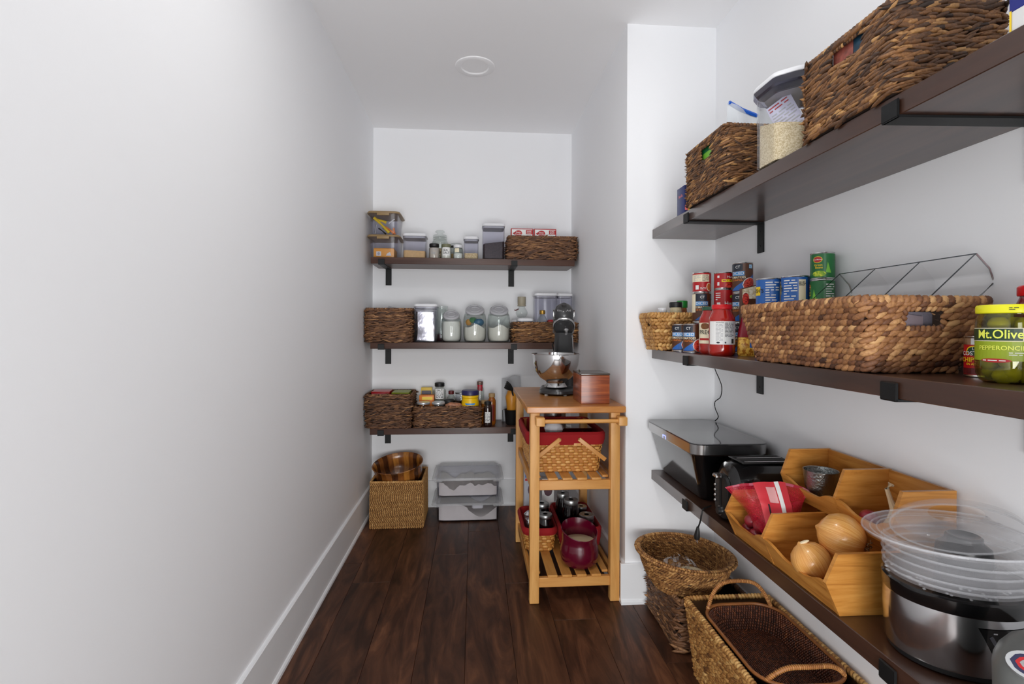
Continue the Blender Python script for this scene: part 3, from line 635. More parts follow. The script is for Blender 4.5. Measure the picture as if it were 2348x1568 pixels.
t = jar('clear square-shouldered spice jar with black lid and white label, tallest in the crowded basket', -0.235, 3.58, zb, 0.045, 0.272, M_glass, M_blackm, 0.024, neck=0.03, fill=0.5, fillm=mat('grey_powder', (180, 178, 180), 0.8), name='spice_jar', sh=0.86)
decal(rect(-0.03, 0.03, 0.165, 0.235), 0.045, t, M_paper); letters('SALT', 0.018, 0, 0.222, 0.045, t, M_ink); smallprint(t, -0.025, 0.025, 0.17, 0.21, 0.045, M_ink, 5, seed=8)
t = jar('small glass bottle with dark red cap in the crowded basket', -0.155, 3.59, zb, 0.03, 0.215, M_glass, mat('maroon_cap', (92, 22, 24), 0.4), 0.022, neck=0.016, fill=0.6, fillm=M_blackm, name='glass_bottle', cat='bottle')
t = jar('low black-lidded jar behind the yellow mustard tub', -0.165, 3.50, zb, 0.04, 0.165, M_glass, M_blackm, 0.02, fill=0.6, fillm=M_blackm)
t = thing('sachet', 'crumpled brown and white packet lying on the crowded basket beside the yellow tub', 'packet', (-0.125, 3.46, zb + 0.10))
part('wrapper', MB().tube([(-0.06, 0, 0.02), (-0.03, 0, 0.03), (0.03, 0, 0.026), (0.06, 0, 0.018)], [0.018, 0.024, 0.022, 0.012], 10), mat('foil_brown', (176, 120, 90), 0.4, var=0.4, scale=60), t)
t = jar('clear tub with steel rim behind the yellow tub', -0.085, 3.60, zb, 0.042, 0.205, M_clear, M_steeld, 0.01, neck=0.04, fill=0.3, fillm=M_blackm, name='steel_rimmed_tub', cat='tub')
t = thing('yellow_tub', 'yellow plastic tub with navy blue lid, in the crowded basket', 'tub', (-0.022, 3.475, zb))
part('body', MB().lathe([(0.045, 0), (0.055, 0.02), (0.058, 0.09), (0.06, 0.13), (0.056, 0.165), (0.053, 0.18), (0.058, 0.187), (0.056, 0.198), (0.05, 0.202)], 32), mat('yellow_plastic', (244, 196, 10), 0.35), t)
part('lid', MB().lathe([(0.055, 0.2), (0.0585, 0.202), (0.0585, 0.225), (0.055, 0.232), (0.04, 0.234)], 32), mat('navy_lid', (40, 36, 88), 0.4), t)
decal([(-0.03, 0.138), (0.03, 0.138), (0.036, 0.15), (-0.036, 0.15)], 0.0597, t, M_lblue); decal(rect(-0.026, 0.026, 0.118, 0.133), 0.0597, t, M_paper)
t = jar('clear glass bottle with red neck label, leaning tallest beside the yellow tub', 0.045, 3.61, ZL, 0.03, 0.285, M_glass, mat('bronze_cap', (128, 104, 96), 0.4, 0.5), 0.02, neck=0.018, name='glass_bottle', cat='bottle', fill=0.25, fillm=M_blackm)
part('neck_label', MB().lathe([(0.0195, 0.22), (0.0195, 0.262)], 24, cap0=False, cap1=False), mat('red_neck', (190, 30, 50), 0.4), t)
t = jar('amber bottle with tan cap standing beside the crowded basket', 0.125, 3.50, ZL, 0.028, 0.215, mat('amber_glass', (150, 84, 22), 0.15), mat('tan_cap', (170, 140, 96), 0.5), 0.024, neck=0.018, name='amber_bottle', cat='bottle'); decal(rect(-0.02, 0.02, 0.03, 0.14), 0.028, t, mat('rust_label', (120, 34, 20), 0.4))
t = jar('small dark brown bottle with white label in front of the amber bottle', 0.096, 3.435, ZL, 0.029, 0.168, mat('brown_glass', (40, 22, 18), 0.12, coat=0.3), M_blackm, 0.018, neck=0.02, name='brown_bottle', cat='bottle'); decal(rect(-0.02, 0.018, 0.03, 0.1), 0.029, t, M_paper); smallprint(t, -0.017, 0.015, 0.034, 0.096, 0.029, M_ink, 8, seed=5)
t = jar('short amber jar behind the small brown bottle', 0.078, 3.52, ZL, 0.026, 0.165, MATS['amber_glass'], MATS['tan_cap'], 0.02, neck=0.022, cat='jar')
# grey file, black bowl, yellow bag and black scoop near the cart
t = thing('magazine_holder', 'grey translucent upright holder standing near the cart corner', 'holder', (0.275, 3.62, ZL))
part('panel', MB().prism([(-0.075, 0), (0.055, 0), (0.055, 0.318), (0.015, 0.325), (-0.04, 0.305), (-0.075, 0.30)], -0.005, 0.005), haze('grey_film', (168, 170, 174), 0.88), t)
t = thing('black_pot', 'matt black pot on the lowest back shelf, half hidden by the cart leg', 'pot', (0.262, 3.50, ZL))
part('pot', MB().lathe([(0.034, 0), (0.042, 0.01), (0.05, 0.1), (0.053, 0.104), (0.048, 0.104), (0.04, 0.02)], 28), M_blackm, t); part('wire_stand', MB().tube([(-0.06, 0, 0), (-0.062, 0, 0.1), (-0.05, 0, 0.105)], 0.003), M_steel, t)
t = thing('snack_bag', 'knotted yellow-orange bag standing in the black pot', 'bag', (0.262, 3.50, ZL + 0.03))
part('bag', MB().lathe([(0.02, 0), (0.034, 0.05), (0.037, 0.11), (0.044, 0.16), (0.03, 0.20), (0.01, 0.21)], 14), mat('amber_bag', (206, 138, 38), 0.35, bump=0.8, bscale=40), t)
t = thing('rubber_spatula', 'black finger-shaped spatula heads poking out beside the cart top', 'utensil', (0.245, 3.42, ZL + 0.27))
part('handle', MB().tube([(0.03, 0.05, -0.1), (0.015, 0.04, -0.03)], 0.006, 8), M_blackm, t)
for k in range(4): part('finger', MB().tube([(0.02, 0.03, -0.03), (-0.005 - k * 0.006, 0.0, 0.012 - k * 0.008), (-0.024 - k * 0.005, -0.005, 0.034 - k * 0.013)], [0.008, 0.01, 0.006], 8), M_blackm, t)

# ================================================================== floor at the back
t = thing('seagrass_box', 'square tan seagrass basket on the floor holding a wooden bowl', 'basket', (-0.485, 3.462, 0.001))
w_, h_ = 0.327, 0.293
weave(t, (w_ + 0.006, 0.34, 0, 0), (w_, 0.335, 0, 0.0), h_, 0.006, M_sea, M_coreg, row=0.0085, st=0.0115, L=0.62, tilt=1.15, jit=0.10, thick=0.45, tone=(0.5, 0.13), rim=0.009, joined=True, flip=False, wide=0.5, rowtone=0.0)
def bowl_wood():
    t = thing('wooden_bowl', 'large striped segmented wooden salad bowl resting in the seagrass basket', 'bowl', (-0.487, 3.465, 0.235), 0, rot=(math.radians(10), math.radians(-5), 0))
    pr = [(0.105, 0.0), (0.125, 0.012), (0.148, 0.045), (0.155, 0.08), (0.153, 0.105), (0.158, 0.13), (0.168, 0.146), (0.165, 0.149), (0.154, 0.135), (0.148, 0.108), (0.149, 0.08), (0.14, 0.045), (0.115, 0.016), (0.06, 0.010)]
    n = 26; q = random.Random(5); cols = [wood('acacia_light', [(0.3, (150, 92, 34)), (0.6, (188, 126, 54))], (12, 12, 3), 0.25, coat=0.4), wood('acacia_mid', [(0.3, (104, 58, 24)), (0.6, (142, 86, 38))], (12, 12, 3), 0.25, coat=0.4), wood('acacia_dark', [(0.3, (54, 28, 14)), (0.6, (84, 46, 22))], (12, 12, 3), 0.25, coat=0.4)]
    for k in range(n):
        a0, a1 = 2 * PI * k / n, 2 * PI * (k + 1) / n - 0.002; V = []; m_ = 4
        for i in range(m_ + 1):
            a = a0 + (a1 - a0) * i / m_
            V += [(r * math.cos(a), r * math.sin(a), z) for r, z in pr]
        P = len(pr); F = [(i * P + j, (i + 1) * P + j, (i + 1) * P + j + 1, i * P + j + 1) for i in range(m_) for j in range(P - 1)]
        mb = MB(); mb.add(V, F); part('stave', mb, q.choice([cols[0], cols[1], cols[1], cols[2]]), t)
    part('bottom', MB().lathe([(0.106, 0), (0.116, 0.016), (0.06, 0.010)], 26), cols[1], t)
bowl_wood()
def flour_bin(label, z, wave, spoon):
    t = thing('flour_bin', label, 'bin', (-0.034, 3.515, z), math.radians(0), 'clear lidded flour bins'); w_, d_, h = 0.415, 0.30, 0.128
    part('clear_body', MB().vessel(w_, d_, 0.025, [(0.016, 0), (0.008, 0.006), (0.0, h), (-0.012, h), (-0.012, h + 0.003), (0.0035, h + 0.003), (0.0115, 0.010), (0.02, 0.008)], 5), M_smoke, t)
    lid = part('lid', MB().vessel(w_ + 0.05, d_ + 0.05, 0.03, [(-0.004, h - 0.008), (0, h - 0.008), (0.002, h + 0.006), (0.012, h + 0.009), (0.045, h + 0.03), (0.06, h + 0.03), (0.064, h + 0.026), (0.10, h + 0.026)], 5), haze('smoked_lid', (200, 202, 204), 0.33, 0.2), t)
    for sx in (-1, 1): part('corner_catch', MB().box(sx * 0.19 - 0.025, sx * 0.19 + 0.025, -d_ / 2 - 0.026, -d_ / 2 - 0.013, h - 0.018, h - 0.002, 0.003), haze('smoked_lid', (200, 202, 204), 0.33), lid)
    part('back_band', MB().box(-0.2, 0.2, 0.05, 0.09, h + 0.0302, h + 0.032, 0.0005), haze('smoked_lid', (200, 202, 204), 0.33), lid)
    q = random.Random(4 if spoon else 9)
    xs = np.linspace(-0.19, 0.19, 40); zt = []
    for x in xs:
        if spoon: zt.append(0.118 - 0.075 * math.exp(-((x - 0.085) / 0.085) ** 2) - 0.012 * (x > 0))
        else: zt.append(0.086 + 0.020 * math.sin(x * 42) * math.sin(x * 19 + 0.9) - 0.030 * math.exp(-((x + 0.085) / 0.03) ** 2) - 0.03 * math.exp(-((x - 0.045) / 0.02) ** 2) + q.uniform(-.003, .003))
    V = []; F = []; ny = 5
    for i, x in enumerate(xs):
        e = 1 - 0.10 * (abs(x) / 0.19) ** 12
        for y, k in ((-0.1385, 1), (-0.07, 0.7), (0, 0.5), (0.07, 0.6), (0.1385, 0.9)): V.append((x, y * e, 0.06 + (zt[i] - 0.06) * k))
        V += [(x, 0.131 * e, 0.009), (x, -0.131 * e, 0.009)]
    P = 7
    for i in range(len(xs) - 1):
        for j in range(P): F.append((i * P + j, (i + 1) * P + j, (i + 1) * P + (j + 1) % P, i * P + (j + 1) % P))
    F += [tuple(range(P)), tuple(range(len(xs) * P - 1, (len(xs) - 1) * P - 1, -1))]
    mb = MB(); mb.add(V, F); part('contents', mb, M_flour, t, kind='stuff')
    if spoon:
        s = part('scoop', MB().vessel(0.075, 0.03, 0.014, [(0.01, 0.078), (0, 0.085), (0, 0.102), (0.004, 0.106)], 4, cx=0.065, cy=-0.118), M_paper, None); s.location = t.location; tag(s, 'white scoop lying on the flour in the lower bin', 'scoop')
        
flour_bin('lower clear flour bin standing on the floor, flour sloping down, scoop inside', 0.001, 0, True)
flour_bin('upper clear flour bin stacked on its twin, jagged flour line', 0.163, 1, False)

# ================================================================== kitchen cart
t = cart = thing('kitchen_cart', 'honey-coloured wooden kitchen cart with butcher-block top and two slatted shelves', 'cart')
part('top', MB().box(0.243, 0.705, 2.322, 3.13, 0.884, 0.914, 0.004), M_cartop, t)
for x0, y0 in ((0.262, 2.345), (0.640, 2.345), (0.254, 3.03), (0.640, 3.03)):
    part('leg', MB().box(x0, x0 + 0.044, y0, y0 + 0.044, 0.001, 0.884, 0.003), M_cart, t)
M_railx = wood('beech_rail', [(0.3, (190, 128, 60)), (0.5, (210, 150, 80)), (0.75, (222, 166, 96))], sc=(1, 9, 9), rough=0.42, nscale=2.5, bump=0.03)
for zr in (0.545, 0.095):
    for y0 in (2.352, 3.035): part('rail', MB().box(0.306, 0.640, y0, y0 + 0.022, zr - 0.022, zr + 0.022, 0.002), M_railx, t)
    for x0 in (0.266, 0.660): part('side_rail', MB().box(x0, x0 + 0.018, 2.389, 3.03, zr - 0.020, zr + 0.022, 0.002), M_carty, t)
    for x0 in (0.2885, 0.347, 0.415, 0.484, 0.552, 0.612): part('slat', MB().box(x0, x0 + (0.046 if 0.3 < x0 < 0.6 else 0.028), 2.35 if 0.3 < x0 < 0.6 else 2.391, 3.06 if 0.3 < x0 < 0.6 else 3.028, zr + 0.0225, zr + 0.034, 0.002), M_carty, t)
for x0 in (0.283, 0.664): part('bar_block', MB().box(x0, x0 + 0.040, 2.295, 2.345, 0.828, 0.868, 0.003), M_cart, t)
b = MB(); b.lathe([(0.0095, 0), (0.0095, 0.342)], 16); b.xf(Matrix.Translation((0.3225, 2.315, 0.848)) @ Matrix.Rotation(PI / 2, 4, 'Y')); part('towel_bar', b, M_railx, t)

# stand mixer, head tilted up
mx_ = Vector((0.452, 2.80, 0.9145))
M_char = mat('charcoal_enamel', (46, 46, 47), 0.3, coat=0.35)
t = thing('stand_mixer', 'charcoal stand mixer with tilted-up head on the cart top', 'mixer', mx_, math.radians(-9))
part('base_plate', MB().vessel(0.20, 0.30, 0.098, [(0.01, 0.004), (0, 0.01), (0.002, 0.024), (0.012, 0.034), (0.03, 0.037)], 10, cx=0.01, cy=0.03), M_char, t)
for sx in (-0.05, 0.05): part('foot', MB().lathe([(0.010, 0), (0.010, 0.006)], 12, cx=sx, cy=-0.085), mat('rubber_foot', (190, 190, 186), 0.5), t)
# column
R = []
for z, w_, d_, cy in ((0.034, 0.12, 0.12, 0.115), (0.10, 0.110, 0.085, 0.13), (0.20, 0.108, 0.085, 0.13), (0.28, 0.108, 0.10, 0.12), (0.335, 0.10, 0.11, 0.11)):
    R.append([(a + 0.045, b + cy, z) for a, b in rr(w_, d_, 0.03, 5)])
part('column', MB().rings(R), M_char, t)
Mh = Matrix.Translation((0.045, 0.125, 0.325)) @ Matrix.Rotation(math.radians(-52), 4, 'X')
hd = MB(); R = []
for y, w_, h_, dz in ((0.075, 0.04, 0.05, 0.03), (0.06, 0.088, 0.10, 0.03), (0.0, 0.112, 0.135, 0.035), (-0.09, 0.116, 0.13, 0.042), (-0.125, 0.108, 0.118, 0.045), (-0.148, 0.092, 0.096, 0.050), (-0.160, 0.064, 0.066, 0.053), (-0.165, 0.030, 0.032, 0.055)):
    R.append([tuple(Mh @ Vector((a, y, b + dz))) for a, b in rr(w_, h_, min(w_, h_) * 0.47, 5)])
hd.rings(R[::-1]); head = part('head', hd, M_char, t)
def ringpart(name, y0, y1, w0, w1, m, par):
    mb = MB(); R = [[tuple(Mh @ Vector((a, y, b + 0.045))) for a, b in rr(w_, w_, w_ * 0.48, 6)] for y, w_ in ((y0, w0), (y1, w1))]
    mb.rings(R[::-1]); return part(name, mb, m, par)
ringpart('chrome_band', -0.098, -0.108, 0.121, 0.120, M_steel, t)
# chrome trim strip along the head, hub knob, beater shaft, speed lever
for sx in (-1, 1): part('trim_strip', MB().tube([tuple(Mh @ Vector((sx * 0.058, y, 0.052))) for y in (-0.14, -0.06, 0.03)], 0.0035, 6), M_steel, t)
part('hub', MB().tube([tuple(Mh @ Vector((0, y, 0.055))) for y in (-0.176, -0.160)], [0.013, 0.017], 12), M_char, t)
pl = MB().lathe([(0.060, 0.004), (0.062, 0.0), (0.062, -0.010), (0.058, -0.013), (0.054, -0.010)], 36, cap0=False, cap1=False); pl.xf(Mh @ Matrix.Translation((0, -0.078, -0.020))); part('planetary_ring', pl, M_steel, t)
pl = MB().lathe([(0.054, -0.010), (0.050, -0.016), (0.03, -0.020), (0.012, -0.022)], 36, cap0=False); pl.xf(Mh @ Matrix.Translation((0, -0.078, -0.020))); part('planetary_disc', pl, M_char, t)
part('beater_shaft', MB().tube([tuple(Mh @ Vector((0.012, -0.062, z))) for z in (-0.040, -0.055, -0.075)], [0.016, 0.008, 0.0075], 10), M_steel, t)
part('red_knob', MB().ell(tuple(Mh @ Vector((0.03, 0.02, 0.105))), 0.016, 0.016, 0.014, 12, 6), mat('red_knob', (130, 24, 28), 0.3), t)
part('trim_edge', MB().tube([(0.094, 0.075, 0.32), (0.098, 0.078, 0.24), (0.104, 0.08, 0.12), (0.108, 0.09, 0.04)], 0.003, 6), M_steel, t)
part('speed_knob', MB().tube([(0.094, 0.10, 0.22), (0.112, 0.095, 0.215)], 0.007, 8), M_blackm, t)
letters('KitchenAid', 0.017, 0, 0, None, t, M_steel, 0, sx=1.0).matrix_basis = Mh @ Matrix.Translation((0.0, -0.157, 0.018)) @ Matrix.Rotation(math.radians(24), 4, 'X')
# bowl
bw = part('mixing_bowl', MB().lathe([(0.0562, 0.040), (0.0626, 0.045), (0.0540, 0.058), (0.0497, 0.066), (0.0562, 0.076), (0.0836, 0.092), (0.1085, 0.125), (0.1220, 0.165), (0.1266, 0.205), (0.1271, 0.219), (0.1322, 0.220), (0.1328, 0.223), (0.1266, 0.2235), (0.1249, 0.205), (0.1203, 0.165), (0.1062, 0.125), (0.0791, 0.094), (0.0339, 0.085)], 48, cx=-0.0, cy=-0.05), mat('polished_steel', (206, 206, 206), 0.09, 1.0), t)
part('cord', MB().tube([(0.0, 0.19, 0.30), (-0.02, 0.17, 0.26), (0.0, 0.16, 0.2)], 0.004, 6), M_blackm, t)
# wooden box
t = thing('wooden_box', 'reddish acacia wooden box with dark lid on the cart beside the mixer', 'box', (0.578, 2.50, 0.9145))
M_aca = wood('acacia_box', [(0.25, (84, 34, 18)), (0.45, (138, 66, 34)), (0.62, (166, 86, 44)), (0.8, (196, 124, 66))], (1.2, 1.2, 16), 0.35, knots=0.5, nscale=3.0, coat=0.2)
part('body', MB().box(-0.068, 0.07, -0.10, 0.10, 0.0, 0.136, 0.002), M_aca, t)
part('lid', MB().box(-0.070, 0.072, -0.102, 0.102, 0.1365, 0.146, 0.003), mat('dark_lid', (72, 62, 56), 0.25, coat=0.3), t)
kn = part('clasp', MB().tube([(-0.055, 0.0, 0.146), (-0.060, -0.012, 0.154), (-0.064, -0.02, 0.150), (-0.060, -0.02, 0.142)], 0.004, 8), mat('brass_clasp', (96, 90, 76), 0.4, 0.6), t)

# splint baskets with red liners
def splint_basket(name, label, x0, x1, y0, y1, z, h, liner, row, handles=False, top=0.02, lin_h=0.05):
    w_, d_ = x1 - x0, y1 - y0; t = thing(name, label, 'basket', ((x0 + x1) / 2, (y0 + y1) / 2, z))
    weave(t, (w_ - 2 * top, d_ - 2 * top, 0, 0), (w_, d_, 0, 0), h, 0.035, M_splint, mat('splint_core', (186, 122, 54), 0.6), row=row, st=row * 1.6, L=0.66, tilt=0.0, jit=0.05, thick=0.26, tone=(0.56, 0.16), rim=0, joined=False, z0=0.001, wide=0.60, sq=1, liner=0.004, alt=True, rowtone=0.03)
    # liner: inside lining folded over the rim
    pr = [(-0.010, h - lin_h), (-0.014, h - lin_h * 0.6), (-0.013, h - 0.006), (-0.004, h + 0.006), (0.002, h + 0.006), (0.006, h - 0.004), (0.010, h * 0.5), (0.012, 0.012)]
    pr = [(a + top * (1 - z_ / h), z_) for a, z_ in pr]
    part('cloth_liner', MB().vessel(w_ , d_, 0.04, pr, 8, cap0=False), liner, t)
    return t
M_liner = mat('red_cloth', (152, 10, 18), 0.85, bump=0.3, bscale=160)
t = splint_basket('picnic_basket', 'splint basket with red cloth liner and folded handles, upper cart shelf', 0.262, 0.632, 2.432, 2.86, 0.5800, 0.19, M_liner, 0.0135, top=0.02, lin_h=0.055)
for sx in (-1, 1):
    hb = part('folded_handle', MB().box(-0.165, 0.0, -0.004, 0.004, -0.010, 0.010, 0.002), M_railx, t)
    hb.location = (sx * 0.045 + 0.012, -0.2265, 0.165); hb.rotation_euler = (0, math.radians(-38 if sx < 0 else 180 + 38), 0)
    part('handle_tab', MB().box(sx * 0.052 - 0.018, sx * 0.052 + 0.018, -0.2205, -0.2155, 0.128, 0.182, 0.002), M_cart, t)
    part('rivet', MB().tube([(sx * 0.045 + 0.012, -0.2305, 0.165), (sx * 0.045 + 0.012, -0.2325, 0.165)], 0.004, 8), mat('brass', (120, 100, 50), 0.4, 0.8), t)
o = part('plastic_bag', MB().ell((0, 0, 0), 0.05, 0.05, 0.035, 9, 6), haze('white_bag', (230, 230, 234), 0.8), None); o.location = (0.40, 2.53, 0.775); tag(o, 'crumpled white plastic bag in the red-lined picnic basket', 'bag')
o = part('dark_tray', MB().box(-0.09, 0.10, -0.12, 0.12, 0, 0.012, 0.004), mat('dark_red_gloss', (60, 4, 8), 0.12, coat=0.5), None); o.location = (0.50, 2.66, 0.76); tag(o, 'glossy dark red tray lying in the red-lined picnic basket', 'tray')
t = thing('stock_pot', 'stainless steel pot standing behind the picnic basket under the cart top', 'pot', (0.455, 2.965, 0.5800))
part('pot_body', MB().lathe([(0.07, 0), (0.082, 0.006), (0.084, 0.28), (0.088, 0.282), (0.088, 0.286), (0.081, 0.286), (0.08, 0.02)], 40), M_steel, t)
part('pot_handle', MB().tube([(0.082, -0.03, 0.25), (0.105, -0.04, 0.256), (0.105, 0.02, 0.256), (0.084, 0.02, 0.25)], 0.005, 8), M_steel, t)

# lower cart shelf
zl = 0.1300
M_jam = mat('dark_jam', (14, 6, 8), 0.12, coat=0.5)
def mason(label, x, y, z, r=0.036, h=0.15, m=M_jam):
    t = thing('preserve_jar', label, 'jar', (x, y, z), 0, 'preserve jars in the lined baskets')
    part('glass_body', MB().lathe([(r * 0.9, 0), (r, 0.006), (r, h * 0.72), (r * 0.82, h * 0.86), (r * 0.82, h * 0.9)], 28), m, t)
    part('screw_band', MB().lathe([(r * 0.86, h * 0.88), (r * 0.88, h * 0.89), (r * 0.88, h * 0.985), (r * 0.84, h), (r * 0.72, h), (r * 0.72, h - 0.001)], 32), M_steeld, t)
    part('flat_lid', MB().lathe([(r * 0.72, h - 0.0015), (r * 0.3, h - 0.001)], 28), M_black, t)
splint_basket('lined_basket', 'small splint basket with red liner on the lower cart shelf, holding foil and dark jars', 0.264, 0.428, 2.60, 2.93, zl, 0.115, M_liner, 0.014, top=0.012, lin_h=0.03)
mason('dark preserve jar at the front of the small lined basket', 0.378, 2.665, zl + 0.012, 0.042, 0.160)
mason('dark preserve jar standing behind another in the small basket', 0.375, 2.775, zl + 0.012, 0.044, 0.180)
t = thing('foil_parcel', 'crumpled silver foil parcel in the small red-lined basket', 'parcel', (0.300, 2.735, zl + 0.012))
part('foil', MB().lathe([(0.02, 0), (0.03, 0.04), (0.032, 0.09), (0.024, 0.11), (0.028, 0.135), (0.012, 0.15)], 11), mat('crumpled_foil', (225, 225, 228), 0.25, 1.0), t)
t = splint_basket('lined_basket', 'larger red-lined basket on the lower cart shelf behind the maroon crock, full of jars', 0.450, 0.648, 2.56, 2.94, zl, 0.13, M_liner, 0.014, top=0.012, lin_h=0.09)
mason('shorter dark preserve jar at the front of the larger lined basket', 0.590, 2.632, zl + 0.012, 0.044, 0.165)
mason('tall dark preserve jar in the middle of the larger lined basket', 0.525, 2.722, zl + 0.012, 0.044, 0.215)
mason('dark preserve jar at the back of the larger lined basket', 0.500, 2.830, zl + 0.012, 0.040, 0.215)
mason('squat dark jar with white rim in the back corner of the larger lined basket', 0.598, 2.80, zl + 0.012, 0.035, 0.15)
# maroon crock
t = thing('maroon_crock', 'glossy maroon ceramic crock with a high swept collar, front of the lower cart shelf', 'crock', (0.516, 2.458, zl), math.radians(12))
M_mar = mat('maroon_glaze', (88, 5, 32), 0.18, coat=0.5)
R = []
def cr(r, z, lift=0, n=40): return [(r * math.cos(2 * PI * i / n), r * math.sin(2 * PI * i / n), z + lift * (0.5 + 0.5 * math.sin(2 * PI * i / n)) ** 0.8) for i in range(n)]
for r, z, l in ((0.062, 0, 0), (0.070, 0.004, 0), (0.087, 0.022, 0), (0.093, 0.055, 0), (0.091, 0.085, 0), (0.085, 0.108, 0.0), (0.084, 0.116, 0.010), (0.086, 0.128, 0.035), (0.088, 0.138, 0.052), (0.086, 0.141, 0.053), (0.082, 0.130, 0.036), (0.080, 0.114, 0.004), (0.081, 0.100, 0), (0.03, 0.099, 0)): R.append(cr(r, z, l))
part('crock_body', MB().rings(R), M_mar, t)
part('contents', MB().lathe([(0.079, 0.1005), (0.079, 0.112), (0.03, 0.118)], 30), mat('cream_sugar', (222, 206, 166), 0.8), t, kind='stuff')
# printed cartons behind the small basket
t = carton('printed_carton', 'grey and blue printed carton standing behind the small lined basket in the cart', 'box', 0.295, 0.375, 2.945, 3.015, zl, zl + 0.36, mat('carton_grey', (176, 178, 186), 0.5))
decal(rect(-0.035, 0.035, 0.28, 0.34), None, t, M_blue, 0.0355, n=1); decal(rect(-0.035, 0.035, 0.262, 0.275), None, t, M_red, 0.0355, n=1); decal(oval(0.0, 0.21, 0.02, 0.03), None, t, mat('plum_print', (84, 50, 60), 0.5), 0.0355); letters('3', 0.05, 0.0, 0.15, None, t, M_ink, 0.0358)
t = carton('printed_carton', 'low white carton with plum pattern tucked behind the larger lined basket', 'box', 0.40, 0.47, 2.95, 3.01, zl, zl + 0.27, M_paper)
decal(oval(0.0, 0.2, 0.025, 0.03), None, t, MATS['plum_print'], 0.0305)

# ================================================================== side wall, top shelf
def rope_basket(name, label, x0, x1, y0, y1, z, h, m, core, hole=None, **k):
    t = thing(name, label, 'basket', ((x0 + x1) / 2, (y0 + y1) / 2, z))
    kk = dict(row=0.0078, st=0.019, L=1.3, tilt=0.14, jit=0.36, thick=0.62, tone=(0.42, 0.24), rim=0.010, flip=False); kk.update(k)
    weave(t, (x1 - x0 - 0.012, y1 - y0 - 0.012, 0, 0), (x1 - x0 - 0.010, y1 - y0 - 0.010, 0, 0), h, 0.012, m, core, z0=0.004, hole=hole, **kk); return t
carton('pasta_box', 'small navy pasta box at the far end of the top side shelf', 'box', 0.836, 0.90, 1.985, 2.06, ZT, ZT + 0.112, M_navy)
t = bpy.data.objects['pasta_box']; lab = thing; hx = 0.0322
bx = MB()
d = decal(rect(-0.03, 0.03, 0.012, 0.03), None, t, mat('pink_print', (226, 120, 130), 0.4), 0.0378, n=1); 
for z_, s_ in ((0.075, 'Barilla'), ):
    o = letters(s_, 0.016, 0, z_, None, t, mat('pink_print', (226, 120, 130), 0.4), 0.0004); o.rotation_euler = (0, 0, -PI / 2); o.location = (-0.0322, 0, 0)
carton('yellow_carton', 'yellow carton edge showing above the small navy box', 'box', 0.848, 0.91, 1.945, 1.98, ZT, ZT + 0.142, M_yel)
t = rope_basket('rope_basket', 'square dark rope basket with a green packet in its handle hole, top side shelf', 0.818, 1.06, 1.622, 1.932, ZT, 0.205, M_abaca, M_core, hole=('-x', -0.012, 0.048, 0.136, 0.186))
o = part('green_packet', MB().box(-0.01, 0.01, -0.085, 0.085, 0, 0.187, 0.003), M_lgreen, None); o.location = (0.843, 1.765, ZT + 0.012); tag(o, 'green and white packet seen through the handle hole of the square rope basket', 'packet')
for a, b_, mm in ((-0.06, 0.02, mat('dark_green_print', (20, 110, 60), 0.4)), (0.045, 0.06, M_paper)): 
    d = decal(rect(a, b_, 0.162 if mm is not M_paper else 0.1, 0.186), None, o, mm, 0.0004, n=1); d.rotation_euler = (0, 0, -PI / 2); d.location = (-0.0101, 0, 0)
t = thing('zip_bag', 'clear zip bag with bright blue seal sticking out of the square rope basket', 'bag', (0.955, 1.75, ZT + 0.15))
mb = MB(); V = []; F = []
for i in range(9):
    for j in range(7):
        u, v = i / 8, j / 6; V.append((-0.052 + 0.105 * u + 0.01 * v * (u - 0.5), 0.018 * math.sin(u * 7 + v * 3) * (1 - v * 0.6) + 0.01, 0.0 + (0.195 - 0.045 * u) * v))
for i in range(8):
    for j in range(6): F.append((i * 7 + j, (i + 1) * 7 + j, (i + 1) * 7 + j + 1, i * 7 + j + 1))
mb.add(V, F); part('film', mb, haze('bag_film', (220, 226, 232), 0.6, 0.15), t)
part('blue_seal', MB().tube([(-0.052, 0.012, 0.194), (0.0, 0.02, 0.173), (0.055, 0.014, 0.150)], 0.0075, 6), mat('blue_seal', (14, 92, 200), 0.4), t)
part('bag_contents', MB().ell((0, 0.01, -0.06), 0.05, 0.035, 0.07, 12, 6), M_flour, t)
# big clear rice container
t = thing('rice_container', 'large clear eight-sided container of white rice with a folded recipe sheet inside', 'container', (0.915, 1.402, ZT))
def octo(w_, d_, c, z): x, y = w_ / 2, d_ / 2; return [(x, y - c, z), (x - c, y, z), (-x + c, y, z), (-x, y - c, z), (-x, -y + c, z), (-x + c, -y, z), (x - c, -y, z), (x, -y + c, z)]
def octb(w_, d_, c, z, k=0.012):
    P = octo(w_, d_, c, z); out = []
    for i in range(8):
        p, a, b = Vector(P[i]), Vector(P[i - 1]), Vector(P[(i + 1) % 8]); q0 = p + (a - p).normalized() * k; q1 = p + (b - p).normalized() * k
        for s in (0, 0.33, 0.67, 1): out.append(tuple(q0 * (1 - s) ** 2 + p * 2 * s * (1 - s) + q1 * s * s))
    return out
W, D, CC, HH = 0.178, 0.186, 0.046, 0.240
part('clear_body', MB().rings([octb(W - i, D - i, CC, z) for i, z in ((0.010, 0), (0, 0.006), (0, HH - 0.03), (0.008, HH - 0.03), (0.008, 0.006))]), M_clear, t)
part('grey_collar', MB().rings([octb(W + i, D + i, CC, z) for i, z in ((-0.02, HH - 0.042), (-0.004, HH - 0.03), (0.014, HH - 0.028), (0.014, HH - 0.012), (0.012, HH - 0.011))]), clear('smoke_collar', (214, 214, 224), 0.5, 0.06, 0.1), t)
